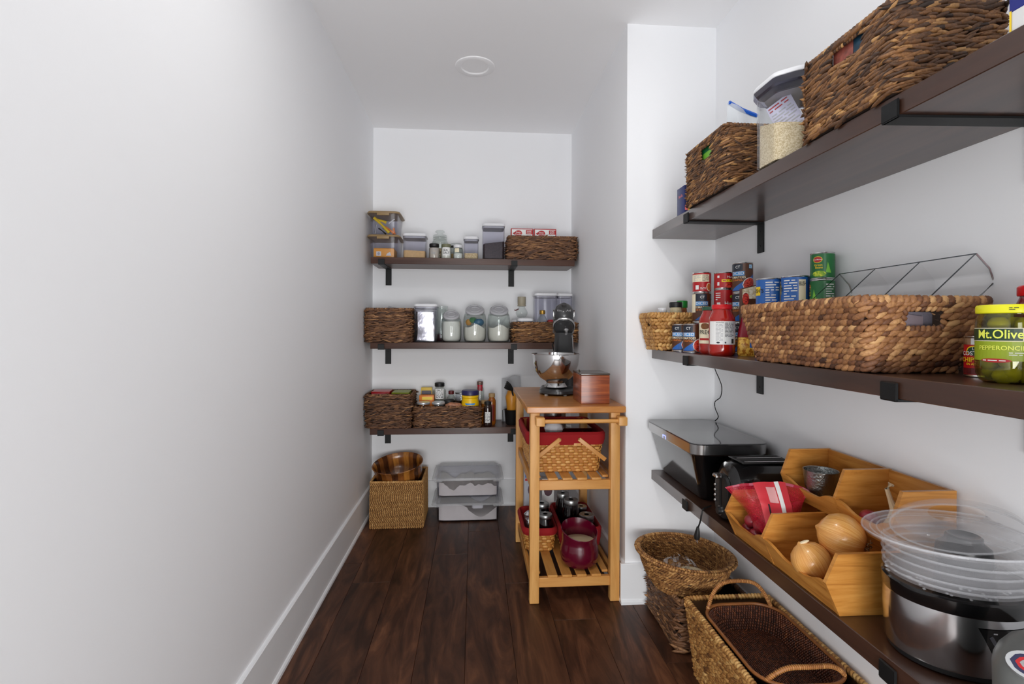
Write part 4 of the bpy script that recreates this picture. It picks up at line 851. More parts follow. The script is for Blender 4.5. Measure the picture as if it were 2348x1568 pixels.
lid = part('lid', MB().rings([octb(W + i, D + i, CC, z) for i, z in ((0.012, HH - 0.0105), (0.014, HH - 0.009), (0.014, HH - 0.003), (0.006, HH + 0.004), (-0.02, HH + 0.007))]), M_white, t)
part('lid_underside', MB().rings([octb(W - 0.03, D - 0.03, CC, z) for z in (HH - 0.043, HH - 0.0425)]), mat('grey_underside', (150, 150, 160), 0.4), lid)
M_rice = speck('rice', (200, 176, 132), (234, 216, 180), 330, 0.8)
def fnr(a, b): return 0.122 + 0.28 * min(b, 0.05) + 0.012 * math.cos(a * 22) * math.cos((b - 0.03) * 18) - 0.15 * max(0, a)
R = [octb(W - 0.012, D - 0.012, CC, z) for z in (0.0065, 0.03, 0.06, 0.09)]
o8 = octb(W - 0.0125, D - 0.0125, CC, 0)
for k in (1, 0.9, 0.7, 0.5, 0.3, 0.1): R.append([(a * k, b * k, fnr(a * k, b * k)) for a, b, _ in o8])
part('rice', MB().rings(R), M_rice, t, kind='stuff')
sh = part('recipe_sheet', MB().box(-0.036, 0.036, -0.002, 0.0, -0.085, 0.078, 0.0008), mat('lilac_paper', (208, 206, 226), 0.5), t)
sh.matrix_basis = Matrix.Translation((-0.030, -0.02, 0.120)) @ Matrix.Rotation(math.radians(-55), 4, 'Z') @ Matrix.Rotation(math.radians(-24), 4, 'Y')
sp = smallprint(sh, -0.031, 0.031, -0.06, 0.05, None, M_grey, 12, 0.0026, 4); sp2 = smallprint(sh, -0.031, 0.025, 0.055, 0.074, None, M_red, 2, 0.0026, 6)
t = rope_basket('rope_basket', 'largest dark rope basket on the top side shelf, picture cards in its handle hole', 0.822, 1.066, 0.945, 1.232, ZT, 0.186, M_abaca, M_core, hole=('-x', -0.006, 0.056, 0.132, 0.174), row=0.0086, st=0.019, L=1.25, rim=0.010, tone=(0.44, 0.24))
o = part('recipe_card', MB().box(-0.003, 0.003, -0.033, 0.03, 0, 0.178, 0.001), mat('red_food_print', (140, 72, 60), 0.5, var=0.5, scale=50), None); o.location = (0.838, 1.108, ZT + 0.012); tag(o, 'card with a reddish food picture in the largest basket handle hole', 'card')
o = part('recipe_card', MB().box(-0.003, 0.003, -0.03, 0.03, 0, 0.180, 0.001), mat('teal_print', (24, 62, 84), 0.5, var=0.4, scale=60), None); o.location = (0.838, 1.044, ZT + 0.012); tag(o, 'dark teal card in the largest basket handle hole', 'card')
t = carton('blue_white_box', 'navy blue and white box with cream letters, nearest thing on the top side shelf', 'box', 0.836, 0.91, 0.56, 0.742, ZT, ZT + 0.19, M_paper)
dn = part('blue_panel', MB().box(-0.0378, 0.03, -0.0915, 0.0915, 0.032, 0.191, 0.0006), mat('royal_blue', (24, 36, 128), 0.4), t)
o = letters('SYRUP', 0.034, 0.0, 0.052, None, t, M_cream, 0.0004); o.rotation_euler = (0, 0, -PI / 2); o.location = (-0.0382, -0.018, 0)
o = decal(rect(-0.0912, -0.088, 0.001, 0.034), None, t, M_yel, 0.0004, n=1); o.rotation_euler = (0, 0, -PI / 2); o.location = (-0.0375, 0, 0)

# ================================================================== side wall, middle shelf
t = thing('tapered_basket', 'small golden braided basket with square handle hole, far end of the middle side shelf', 'basket', (0.885, 2.235, ZM))
weave(t, (0.17, 0.13, 0.0, 0), (0.235, 0.165, 0, 0), 0.155, 0.012, M_gold, M_coreg, row=0.0155, st=0.017, L=0.95, tilt=0.42, jit=0.15, thick=0.5, tone=(0.56, 0.16), rim=0.011, flip=True, z0=0.002, hole=('-x', -0.01, 0.03, 0.095, 0.128))
jar('white-capped bottle in the small golden basket', 0.842, 2.235, ZM + 0.01, 0.022, 0.178, mat('milky_plastic', (220, 220, 214), 0.4), M_white, 0.018, neck=0.016, name='capped_bottle', cat='bottle')
jar('black-capped seasoning bottle in the small golden basket', 0.905, 2.24, ZM + 0.01, 0.027, 0.205, mat('seasoning', (196, 184, 150), 0.4), M_blackm, 0.022, neck=0.024, name='seasoning_bottle', cat='bottle')
t = jar('green-capped seasoning bottle behind the black-capped one', 0.948, 2.272, ZM + 0.01, 0.022, 0.213, mat('orange_herb', (166, 96, 44), 0.5, var=0.4, scale=90), mat('green_cap', (28, 130, 48), 0.35), 0.03, neck=0.02, name='seasoning_bottle', cat='bottle')

def brown_can(label, x, y, z, h=0.114, r=0.0375, rot=0.0):
    t = can(label, x, y, z, r, h, M_brown, 'brown diced tomato cans', rz=face(x, y) + rot); R_ = r
    decal(rect(-0.058, -0.0, h * 0.72, h - 0.006), R_, t, M_dkblue, 0.0003); letters('CT', 0.014, -0.018, h * 0.84, R_, t, M_paper)
    decal(rect(-0.046, 0.006, h * 0.56, h * 0.70), R_, t, M_lblue, 0.0004); letters('DICED', 0.017, -0.02, h * 0.63, R_, t, M_paper)
    letters('TOMATOES', 0.012, -0.02, h * 0.50, R_, t, M_cream); smallprint(t, -0.042, 0.002, h * 0.38, h * 0.45, R_, M_orange, 2, seed=3)
    decal(rect(0.022, 0.042, h * 0.76, h * 0.93), R_, t, M_dkblue, 0.0003); decal(rect(0.024, 0.040, h * 0.80, h * 0.92), R_, t, mat('ice_print', (170, 210, 230), 0.4), 0.0006); smallprint(t, 0.025, 0.039, h * 0.81, h * 0.91, R_, M_blue, 3, 0.0009)
    decal([(-0.05, 0.008), (0.0, 0.008), (0.05, h * 0.42), (0.05, h * 0.62)], R_, t, M_blue, 0.0003, n=14)
    decal(oval(0.030, h * 0.26, 0.0305, h * 0.235), R_, t, M_paper, 0.0006, n=14); decal(oval(0.031, h * 0.25, 0.0290, h * 0.225), R_, t, M_tomato, 0.0009, n=14)
    return t
def red_can(label, x, y, z, h, kind):
    t = can(label, x, y, z, 0.0372, h, M_red, 'red cans', rz=face(x, y)); R_ = 0.0372
    if kind == 'facts':
        decal(rect(-0.058, 0.032, h * 0.52, h * 0.88), R_, t, M_cream, 0.0003, n=14); smallprint(t, -0.034, -0.004, h * 0.54, h * 0.86, R_, M_grey, 7, seed=2); smallprint(t, 0.002, 0.030, h * 0.54, h * 0.86, R_, M_ink, 7, seed=12)
        decal(rect(-0.026, -0.012, 0.012, 0.030), R_, t, M_paper, 0.0003); decal(oval(0.030, h * 0.27, 0.012, h * 0.2), R_, t, M_cream, 0.0003); decal(oval(0.031, h * 0.27, 0.0095, h * 0.17), R_, t, mat('soup_print', (196, 106, 48), 0.5), 0.0006); smallprint(t, -0.006, 0.016, 0.012, 0.022, R_, M_paper, 2)
    else:
        letters("Hunt's", 0.021 if kind == 'big' else 0.014, 0.030, h * (0.52 if kind == 'big' else 0.70), R_, t, M_paper)
        if kind == 'big':
            decal(oval(0.034, h * 0.75, 0.010, 0.006), R_, t, M_gr, 0.0004); smallprint(t, -0.034, -0.012, h * 0.62, h * 0.9, R_, M_paper, 4, seed=5); decal(rect(-0.028, -0.013, h * 0.34, h * 0.56), R_, t, M_paper, 0.0003); decal(rect(-0.02, 0.05, 0.006, h * 0.24), R_, t, M_cream, 0.0003)
        else:
            decal(rect(-0.008, 0.048, h * 0.40, h * 0.56), R_, t, M_yel, 0.0003); smallprint(t, -0.004, 0.044, h * 0.42, h * 0.54, R_, M_red, 1, 0.0006); decal(rect(-0.026, -0.017, h * 0.66, h * 0.8), R_, t, M_paper, 0.0003); decal(rect(-0.026, -0.017, h * 0.2, h * 0.4), R_, t, M_paper, 0.0003); decal(oval(0.020, h * 0.2, 0.016, h * 0.14), R_, t, M_tomato, 0.0003)
    return t
E1 = 0.0005
brown_can('brown can on the shelf edge, the farther of the front pair beside the golden basket', 0.871, 2.095, ZM + E1, rot=0.0)
brown_can('brown can on the shelf edge, the nearer of the front pair beside the golden basket', 0.873, 1.985, ZM + E1)
c1 = (0.950, 2.075); brown_can('brown can hidden low behind the front pair, base of the first stack', *c1, ZM + E1, 0.122)
t = brown_can('brown can in the middle of the stack nearest the corner', *c1, ZM + 0.1230, 0.122, rot=0.55)
decal(rect(-0.080, -0.046, 0.04, 0.116), 0.0375, t, M_cream, 0.001)
red_can('red and cream can topping the stack nearest the corner', *c1, ZM + 0.2455, 0.084, 'facts')
c2 = (1.010, 2.005); red_can('tall red can at the base of the second stack', *c2, ZM + E1, 0.132, 'plain'); red_can('tall red can with big white lettering, middle of the second stack', *c2, ZM + 0.1330, 0.122, 'big'); red_can('short red can with yellow band, topping the second stack', *c2, ZM + 0.2555, 0.067, 'small')
c3 = (1.047, 1.928); brown_can('brown can at the base of the third stack by the wall', *c3, ZM + E1, 0.117); brown_can('brown can in the middle of the third stack by the wall', *c3, ZM + 0.118, 0.117); brown_can('brown can topping the third and tallest stack by the wall', *c3, ZM + 0.2355, 0.117)
# sauce jars
M_sauce = mat('tomato_sauce', (164, 24, 12), 0.14, coat=0.5, var=0.12, scale=25)
def sauce(label, x, y, lidm, r=0.0445, h=0.181):
    t = thing('sauce_jar', label, 'jar', (x, y, ZM), face(x, y))
    part('glass_body', MB().lathe([(r * 0.86, 0), (r * 0.95, 0.004), (r, 0.016), (r, 0.038), (r * 0.985, 0.042), (r * 0.985, 0.110), (r, 0.114), (r, 0.126), (r * 0.96, 0.136), (r * 0.75, 0.156), (r * 0.71, 0.164), (r * 0.71, 0.170)], 44), M_sauce, t)
    part('lid', MB().lathe([(r * 0.75, 0.1645), (r * 0.78, 0.166), (r * 0.78, 0.178), (r * 0.74, h), (r * 0.6, h), (r * 0.56, h - 0.001)], 40), lidm, t); return t
t = sauce('red sauce jar with green lid, tucked between the brown cans and the front sauce jar', 0.898, 1.880, mat('green_lid', (40, 84, 62), 0.4), 0.043, 0.178); R_ = 0.0432
decal(rect(-0.060, 0.060, 0.040, 0.118), R_, t, M_cream, 0.0003, n=14); decal(oval(-0.024, 0.105, 0.018, 0.012), R_, t, mat('dish_print', (120, 74, 34), 0.5, var=0.4, scale=80), 0.0006); letters('PREGO', 0.022, -0.014, 0.082, R_, t, M_ink); decal(rect(-0.05, 0.0, 0.052, 0.060), R_, t, M_red, 0.0006)
t = sauce('red sauce jar with red lid and white facts label, in front of the can stacks', 0.884, 1.768, mat('red_lid', (200, 10, 20), 0.3)); R_ = 0.0446
decal(rect(-0.048, 0.062, 0.040, 0.122), R_, t, M_paper, 0.0003, n=16)
letters('Nutrition Facts', 0.0042, -0.006, 0.117, R_, t, M_ink); smallprint(t, -0.020, 0.004, 0.052, 0.113, R_, M_grey, 13, seed=4); smallprint(t, 0.010, 0.044, 0.066, 0.118, R_, M_ink, 12, seed=9); decal(rect(0.034, 0.045, 0.044, 0.060), R_, t, M_ink, 0.0006); decal(oval(-0.012, 0.047, 0.006, 0.003), R_, t, M_dkblue, 0.0006); decal(oval(0.012, 0.047, 0.003, 0.003), R_, t, M_dkblue, 0.0006)
# pasta bag and bean pouch
t = thing('pasta_bag', 'maroon and yellow pasta bag standing beside the front sauce jar', 'bag', (0.960, 1.735, ZM), face(0.96, 1.735) + 0.1)
R = [[(a, b, z) for a, b in rr(w_, d_, 0.012, 4)] for w_, d_, z in ((0.058, 0.036, 0.0), (0.066, 0.044, 0.01), (0.062, 0.042, 0.05), (0.056, 0.036, 0.09), (0.044, 0.02, 0.115), (0.036, 0.006, 0.135))]
part('bag', MB().rings(R), speck('pasta_window', (176, 104, 20), (240, 190, 80), 150, 0.3), t)
R = [[(a * 1.03, b * 1.03, z) for a, b in rr(w_, d_, 0.012, 4)] for w_, d_, z in ((0.0612, 0.0414, 0.066), (0.056, 0.036, 0.09), (0.044, 0.02, 0.115), (0.036, 0.006, 0.137))]
part('maroon_top', MB().rings(R), mat('maroon_film', (128, 10, 30), 0.3), t)
decal([(0.006, 0.03), (0.028, 0.03), (0.026, 0.062), (0.006, 0.062)], None, t, M_blue, 0.0225, n=4)
t = thing('bean_pouch', 'tall brown pouch printed with pale beans, behind the big braided basket', 'pouch', (1.012, 1.805, ZM), face(1.0, 1.8) + 0.3)
part('pouch', MB().prism([(-0.036, 0), (0.04, 0), (0.04, 0.262), (-0.036, 0.243)], -0.014, 0.014), M_brown, t)
decal([(-0.034, 0.205), (0.038, 0.205), (0.038, 0.258), (-0.034, 0.240)], None, t, M_bean, 0.0143); decal(oval(-0.022, 0.205, 0.012, 0.022), None, t, M_tomato, 0.0146); letters('main.', 0.014, -0.018, 0.178, None, t, M_paper, 0.0146); decal(rect(-0.034, 0.01, 0.15, 0.165), None, t, M_red, 0.0143)
# blue and green cans behind the basket
def blue_can(label, x, y, z, front):
    t = can(label, x, y, z, 0.0425, 0.1325, M_blue, 'blue baked bean cans', rz=face(x, y) + (0.0 if front else -0.6)); R_ = 0.0425
    smallprint(t, -0.012, 0.030, 0.02, 0.122, R_, M_paper, 12, seed=int(x * 1000)); decal(rect(0.034, 0.056, 0.012, 0.12), R_, t, M_cream, 0.0003); letters('BUSH', 0.018, 0.046, 0.106, R_, t, M_ink, 0.0008, sx=0.5)
    decal(rect(-0.058, -0.030, 0.075, 0.105), R_, t, M_yel, 0.0003); letters("BUSH'S", 0.018, -0.046, 0.09, R_, t, M_ink)
for zz, w_ in ((ZM + E1, 'lower'), (ZM + 0.1335, 'upper')):
    blue_can('%s blue can of the pair beside the bean pouch' % w_, 1.008, 1.680, zz, True)
    blue_can('%s blue can of the pair next to the green cans' % w_, 1.046, 1.595, zz, False)
def green_can(label, x, y, z, k):
    t = can(label, x, y, z, 0.034, 0.0825, M_green, 'green vegetable cans', rz=face(x, y) + (0.25 if k else -0.9)); R_ = 0.034
    decal(oval(-0.022, 0.060, 0.014, 0.010), R_, t, M_yel, 0.0003); decal(oval(-0.022, 0.060, 0.0125, 0.0085), R_, t, M_red, 0.0006); letters('Del Monte', 0.0055, -0.022, 0.060, R_, t, M_paper)
    letters('Green', 0.009, -0.02, 0.043, R_, t, M_yel); letters('Beans', 0.009, -0.018, 0.035, R_, t, M_yel); decal(oval(-0.018, 0.016, 0.020, 0.009), R_, t, M_gr, 0.0004); decal([(0.0, 0.02), (0.016, 0.018), (0.006, 0.052)], R_, t, M_lgreen, 0.0004, n=8)
    smallprint(t, 0.040, 0.068, 0.012, 0.07, R_, M_paper, 8, seed=k)
for k, w_ in enumerate(('lowest', 'second', 'third', 'topmost')): green_can('%s green can in the stack by the clear divided tray' % w_, 1.086, 1.523, ZM + E1 + k * 0.083, k == 3)
# big braided basket
t = thing('braided_basket', 'big braided water-hyacinth basket with a handle hole, centre of the middle side shelf', 'basket', (0.945, 1.247, ZM))
weave(t, (0.198, 0.434, -0.004, 0.002), (0.292, 0.486, 0.004, -0.002), 0.152, 0.016, M_hyac, M_core, row=0.0128, st=0.0185, L=0.98, tilt=0.36, jit=0.16, thick=0.5, tone=(0.5, 0.2), rim=0.0125, flip=False, z0=0.003, wide=0.66, hole=('-y', -0.002, 0.047, 0.091, 0.137), rowtone=0.07)
o = part('grey_pouch', MB().box(-0.055, 0.045, -0.01, 0.01, 0, 0.12, 0.004), mat('grey_fabric', (122, 118, 132), 0.8, bump=0.5, bscale=300), None); o.location = (0.945, 1.045, ZM + 0.012); tag(o, 'grey fabric pouch seen through the handle hole of the big braided basket', 'pouch')
o = part('folded_sleeve', MB().prism([(-0.03, 0), (0.02, 0), (0.024, 0.11), (-0.03, 0.117)], -0.003, 0.003), mat('grey_sleeve', (134, 122, 130), 0.4), None); o.location = (0.935, 1.030, ZM + 0.012); tag(o, 'slim grey sleeve in front of the fabric pouch in the braided basket', 'sleeve')
M_acr = clear('tray_acrylic', (254, 254, 254), 0.3, 0.01)
# clear divided tray leaning on the wall inside the basket
t = thing('divided_tray', 'clear acrylic divided tray leaning on the wall above the big braided basket', 'tray', (1.096, 1.25, ZM + 0.262), rot=(0, 0, 0))
Mt = Matrix.Rotation(math.radians(-42), 4, 'Y')
def tb(*a): b = MB().box(*a, 0.0006); b.xf(Mt); return b
LL, WW, DD = 0.21, 0.225, 0.075
part('tray_floor', tb(-WW, 0, -LL, LL, -DD - 0.0025, -DD), M_acr, t)
part('long_side', tb(-0.0025, 0, -LL, LL, -DD, 0), M_acr, t); part('long_side', tb(-WW, -WW + 0.0025, -LL, LL, -DD, 0), M_acr, t)
for k, y in enumerate((-LL + 0.0015, -0.068, 0.072, LL - 0.0015)):
    o = part('divider', tb(-WW + 0.0028, -0.0028, y - 0.00125, y + 0.00125, -DD, -0.0005), M_acr, t)
    e = part('top_edge', MB().tube([tuple(Mt @ Vector((-WW + 0.004, y, 0))), tuple(Mt @ Vector((-0.004, y, 0)))], 0.0013, 6), clear('edge_acrylic', (176, 180, 184), 0.7, 0.06, 0.1), o)
for x_ in (-0.002, -WW + 0.002): part('rolled_edge', MB().tube([tuple(Mt @ Vector((x_, -LL, 0))), tuple(Mt @ Vector((x_, LL, 0)))], 0.0014, 6), clear('edge_acrylic'), t)
for x_, z_ in ((0.0, -0.002),):
    for y in (-LL, LL): part('end_edge', MB().tube([tuple(Mt @ Vector((-0.002, y, 0))), tuple(Mt @ Vector((0.0, y, -DD * 0.6))), tuple(Mt @ Vector((-0.012, y, -DD))), tuple(Mt @ Vector((-0.06, y, -DD)))], 0.0022, 6), clear('edge_bright', (236, 240, 242), 0.9, 0.35, 0.1), t)
# chipotle can, pickle jar, red jar
t = can('small red and silver chipotle can between the braided basket and the pepper jar', 1.008, 0.942, ZM + E1, 0.030, 0.081, M_red, rz=face(1.008, 0.942) - 0.42, name='chipotle_can'); R_ = 0.030
decal(rect(-0.05, 0.05, 0.064, 0.0765), R_, t, M_tin, 0.0003, n=14); decal(oval(0.0, 0.052, 0.017, 0.010), R_, t, M_yel, 0.0003); decal(oval(0.0, 0.051, 0.015, 0.009), R_, t, mat('forest_print', (24, 60, 36), 0.5), 0.0006)
letters('LA', 0.008, 0, 0.056, R_, t, M_paper, 0.001); letters('COSTEÑA', 0.0115, 0, 0.0465, R_, t, M_paper, 0.001); letters('CHIPOTLE', 0.0125, 0, 0.034, R_, t, M_yel, 0.001); letters('EN ADOBO', 0.006, 0, 0.0255, R_, t, M_yel, 0.001)
decal(rect(-0.046, 0.046, 0.006, 0.018), R_, t, mat('pepper_print', (96, 26, 26), 0.4, var=0.4, scale=120), 0.0003, n=14)
t = thing('pepper_jar', 'large jar of yellow-green pickled peppers with a yellow lid, front of the middle shelf', 'jar', (0.945, 0.838, ZM), face(0.945, 0.838)); r = 0.0455
M_brine = clear('brine_glass', (232, 232, 186), 0.8, 0.05, 0.03)
pr = [(r * 0.72, 0), (r * 0.86, 0.004), (r * 0.97, 0.016), (r, 0.028), (r, 0.104), (r * 0.985, 0.112), (r * 0.93, 0.1185), (r * 0.93, 0.123)]
part('glass_body', MB().lathe(pr + [(a - 0.0025, z) for a, z in reversed(pr[1:])] + [(r * 0.5, 0.005)], 44), M_brine, t)
part('lid', MB().lathe([(r * 0.96, 0.1225), (r * 0.985, 0.124), (r * 0.985, 0.1345), (r * 0.95, 0.1375), (r * 0.85, 0.138), (r * 0.82, 0.1365)], 44), mat('lid_yellow', (226, 222, 30), 0.3), t)
smallprint(t, 0.0, 0.012, 0.127, 0.133, r, M_ink, 2, 0.0003)
M_pep = mat('pickled_pepper', (190, 182, 20), 0.3, var=0.2, scale=40); q = random.Random(8)
for k in range(26):
    a = q.uniform(0, 2 * PI) if k > 12 else -PI / 2 + (k - 6) * 0.32; rad = q.uniform(0.021, 0.0265) if k < 20 else 0.006; zz = 0.016 + (k % 5) * 0.0215 + q.uniform(-.003, .003)
    e = 0.0155
    part('pepper', MB().ell((rad * math.cos(a), rad * math.sin(a), zz), e, e * 0.95, e * q.uniform(0.85, 1.15), 12, 6), M_pep, t)
R_ = r + 0.0002
decal(rect(-0.062, 0.030, 0.040, 0.088), R_, t, mat('olive_label', (142, 160, 24), 0.4), 0.0003, n=14); decal(rect(-0.062, 0.0182, 0.0738, 0.097), R_, t, M_cream, 0.0006, n=14); decal(rect(-0.062, 0.017, 0.075, 0.0958), R_, t, mat('bottle_green', (22, 54, 28), 0.4), 0.0009, n=14)
letters('Mt.Olive', 0.0215, -0.0135, 0.0855, R_, t, mat('label_lime', (226, 232, 90), 0.4), 0.0013, sx=0.85); letters('PEPPERONCINI', 0.0105, -0.008, 0.062, R_, t, MATS['label_lime'], 0.0009); smallprint(t, 0.0, 0.028, 0.049, 0.056, R_, M_paper, 2); decal(oval(-0.018, 0.0405, 0.022, 0.0035), R_, t, M_red, 0.0006); smallprint(t, -0.036, -0.004, 0.0385, 0.0425, R_, M_paper, 1, 0.0009)
decal(rect(0.036, 0.075, 0.03, 0.092), R_, t, mat('lilac_label', (196, 196, 214), 0.4), 0.0004, n=10); smallprint(t, 0.039, 0.07, 0.034, 0.088, R_, M_ink, 9, 0.0007)
jar('dark red jar with red lid by the wall behind the pepper jar', 1.090, 0.905, ZM, 0.040, 0.180, mat('dark_red_jar', (110, 10, 18), 0.15, coat=0.4), MATS['red_lid'], 0.018, neck=0.032, name='red_jar')

# ================================================================== side wall, lowest shelf
t = thing('bread_bin', 'tapered gloss-black bin with brushed steel band, by the corner on the lowest side shelf', 'bin', (0.955, 2.07, ZL))
def rb(x0, x1, y0, y1, r, z): return [(a + (x0 + x1) / 2 - 0.955, b + (y0 + y1) / 2 - 2.07, z) for a, b in rr(x1 - x0, y1 - y0, r, 8)]
lv = [(0.878, 1.085, 1.900, 2.315, 0.03, 0.001), (0.872, 1.086, 1.893, 2.318, 0.034, 0.008), (0.818, 1.092, 1.828, 2.322, 0.042, 0.185), (0.816, 1.092, 1.826, 2.322, 0.042, 0.190)]
part('body', MB().rings([rb(*a) for a in lv]), M_black, t)
part('steel_band', MB().rings([rb(0.808, 1.094, 1.818, 2.324, 0.045, 0.1903), rb(0.802, 1.096, 1.812, 2.326, 0.046, 0.196), rb(0.800, 1.097, 1.808, 2.327, 0.046, 0.232)]), M_steel, t)
part('glass_top', MB().rings([rb(0.800, 1.097, 1.808, 2.327, 0.046, 0.2322), rb(0.802, 1.096, 1.810, 2.325, 0.045, 0.236), rb(0.81, 1.09, 1.82, 2.32, 0.04, 0.2368)]), mat('dark_glass', (34, 35, 37), 0.08, coat=0.5), t)
# power mark glowing blue on the band
gm, gn, gb = nt('blue_glow'); gb.inputs['Emission Color'].default_value = (*S(90, 110, 255), 1); gb.inputs['Emission Strength'].default_value = 3.0
part('power_light', MB().tube([(-0.1525, 0.015, 0.197), (-0.1545, 0.017, 0.210), (-0.1545, 0.045, 0.210), (-0.1525, 0.047, 0.197)], 0.0015, 6), gm, t)
t = thing('power_cable', 'thin black cord hanging in the corner down to the black bin', 'cord', (0, 0, 0))
def smoothpath(P, n=6):
    P = [Vector(p) for p in P]; out = []
    for i in range(len(P) - 1):
        a, b, c, d = P[max(i - 1, 0)], P[i], P[i + 1], P[min(i + 2, len(P) - 1)]
        for k in range(n):
            u = k / n; out.append(0.5 * ((2 * b) + (c - a) * u + (2 * a - 5 * b + 4 * c - d) * u * u + (3 * b - a - 3 * c + d) * u ** 3))
    return [tuple(p) for p in out + [P[-1]]]
part('cord', MB().tube(smoothpath([(1.118, 2.30, 1.135), (1.12, 2.305, 1.09), (1.12, 2.262, 1.045), (1.12, 2.238, 1.01), (1.12, 2.25, 0.965), (1.12, 2.303, 0.935), (1.12, 2.300, 0.905), (1.12, 2.27, 0.872), (1.112, 2.285, 0.850)]), 0.0022, 6), M_blackm, t)
# toaster, end with the lever towards the aisle
t = thing('toaster', 'rounded gloss-black two-slice toaster between the black bin and bamboo bins', 'toaster', (0.985, 1.70, ZL))
def trow(x, w_, h_, z0, r=0.06):
    P = rr(w_, h_, min(r, w_ * .48), 7); return [(x, -a, b + z0 + h_ / 2) for a, b in P]
part('body', MB().rings([trow(-0.128, 0.10, 0.13, 0.012), trow(-0.122, 0.13, 0.165, 0.008), trow(-0.105, 0.152, 0.19, 0.006), trow(-0.06, 0.163, 0.203, 0.004), trow(0.05, 0.163, 0.203, 0.004), trow(0.105, 0.152, 0.19, 0.006), trow(0.128, 0.11, 0.15, 0.012)]), mat('toaster_black', (16, 16, 17), 0.22, coat=0.5), t)
part('end_panel', MB().rings([trow(-0.126, 0.098, 0.150, 0.010, 0.04), trow(-0.134, 0.094, 0.146, 0.012, 0.04), trow(-0.137, 0.08, 0.130, 0.02, 0.035)]), M_blackm, t)
part('slot_surround', MB().box(-0.085, 0.095, -0.05, 0.05, 0.205, 0.209, 0.0015), M_blackm, t)
for y in (-0.026, 0.026):
    part('slot', MB().box(-0.075, 0.085, y - 0.014, y + 0.014, 0.2092, 0.2098), mat('slot_dark', (4, 4, 4), 0.9), t)
    part('slot_rim', MB().tube([(-0.075, y - 0.015, 0.2105), (0.085, y - 0.015, 0.2105)], 0.0016, 6), M_steel, t)
part('lever', MB().box(-0.160, -0.137, -0.016, 0.016, 0.148, 0.162, 0.004), M_steel, t)
part('lever_track', MB().box(-0.1385, -0.1372, -0.006, 0.006, 0.05, 0.145), MATS['slot_dark'], t)
part('dial', MB().tube([(-0.137, 0.0, 0.035), (-0.149, 0.0, 0.035)], [0.014, 0.012], 18), M_blackm, t); part('dial_ring', MB().tube([(-0.137, 0.0, 0.035), (-0.1405, 0.0, 0.035)], 0.0165, 20), M_steel, t)
for k in range(4): part('button', MB().ell((-0.139, 0.034, 0.06 + k * 0.018), 0.005, 0.006, 0.006, 10, 6), M_steel, t)
part('crumb_tab', MB().tube([(-0.13, -0.058, 0.045), (-0.138, -0.066, 0.045), (-0.138, -0.066, 0.03), (-0.13, -0.058, 0.03)], 0.002, 6), M_steel, t)
part('side_button', MB().box(-0.112, -0.104, -0.0835, -0.077, 0.115, 0.121, 0.002), M_steel, t)
t = thing('appliance_cord', 'black cord with a two-pin plug hanging over the lowest side shelf edge', 'cord', (0, 0, 0))
part('cord', MB().tube(smoothpath([(0.872, 1.82, 0.624), (0.850, 1.805, 0.624), (0.829, 1.79, 0.6235), (0.8215, 1.788, 0.605), (0.8195, 1.795, 0.575), (0.817, 1.808, 0.548)]), 0.0028, 6), M_blackm, t)
part('plug', MB().tube([(0.817, 1.808, 0.552), (0.817, 1.811, 0.535), (0.8165, 1.815, 0.512), (0.8165, 1.816, 0.506)], [0.0045, 0.008, 0.0115, 0.010], 10), M_blackm, t)
for d_ in (-0.005, 0.005): part('pin', MB().box(0.8155, 0.8175, 1.816 + d_ - 0.001, 1.816 + d_ + 0.001, 0.492, 0.506), M_steel, t)
# bamboo bins
def bamboo(label, y0, y1, ymid, poly, z, front_top, dip):
    t = thing('bamboo_bin', label, 'bin', ((poly[0][0] + poly[-1][0]) / 2, (y0 + y1) / 2, z), 0); ox, oy = t.location.x, t.location.y
    th = 0.010; P = [(x - ox, zz - z) for x, zz in poly]
    for nm, y in (('end_panel', y0), ('divider', ymid - th / 2), ('end_panel', y1 - th)):
        part(nm, MB().prism(P, y - oy, y - oy + th, 'y'), M_bamboo, t)
    # front board with a scooped top edge between the panels
    (xb, zb_), (xm, zm) = P[0], P[1]; n = 40; V = []; F = []
    for i in range(n + 1):
        y = y0 + th * 0.5 + (y1 - y0 - th) * i / n
        a, b_ = (y0, ymid) if y < ymid else (ymid, y1); u = (y - a) / (b_ - a); e = min(u, 1 - u) / 0.5
        k = front_top - dip * min(1, max(0, (e - 0.18) / 0.5)) ** 1.0 * (1 if e > 0.18 else 0)
        k = front_top - dip * (0.5 - 0.5 * math.cos(PI * min(1, max(0, (e - 0.15) / 0.6))))
        f = (k - z) / (zm) ; x1 = xb + (xm - xb) * f; z1 = zm * f
        V += [(xb + 0.001, y - oy, zb_), (x1 + 0.0, y - oy, z1), (x1 + 0.009, y - oy, z1), (xb + 0.010, y - oy, zb_)]
        if i:
            o = 4 * (i - 1); F += [(o + j, o + (j + 1) % 4, o + 4 + (j + 1) % 4, o + 4 + j) for j in range(4)]
    F += [(3, 2, 1, 0), (4 * n, 4 * n + 1, 4 * n + 2, 4 * n + 3)]
    mb = MB(); mb.add(V, F); part('front_board', mb, wood('bamboo_long', [(0.28, (150, 88, 28)), (0.5, (196, 132, 58)), (0.75, (214, 154, 78))], (14, 1.2, 14), 0.38, nscale=4, coat=0.15), t)
    xe = P[-1][0]
    part('back_board', MB().box(xe - 0.009, xe, y0 + th - oy, y1 - th - oy, 0.0, P[-2][1] - 0.001, 0.001), MATS['bamboo_long'], t)
    part('floor_board', MB().box(xb + 0.011, xe - 0.0095, y0 + th - oy, y1 - th - oy, 0.0, 0.008), MATS['bamboo_long'], t)
    return t
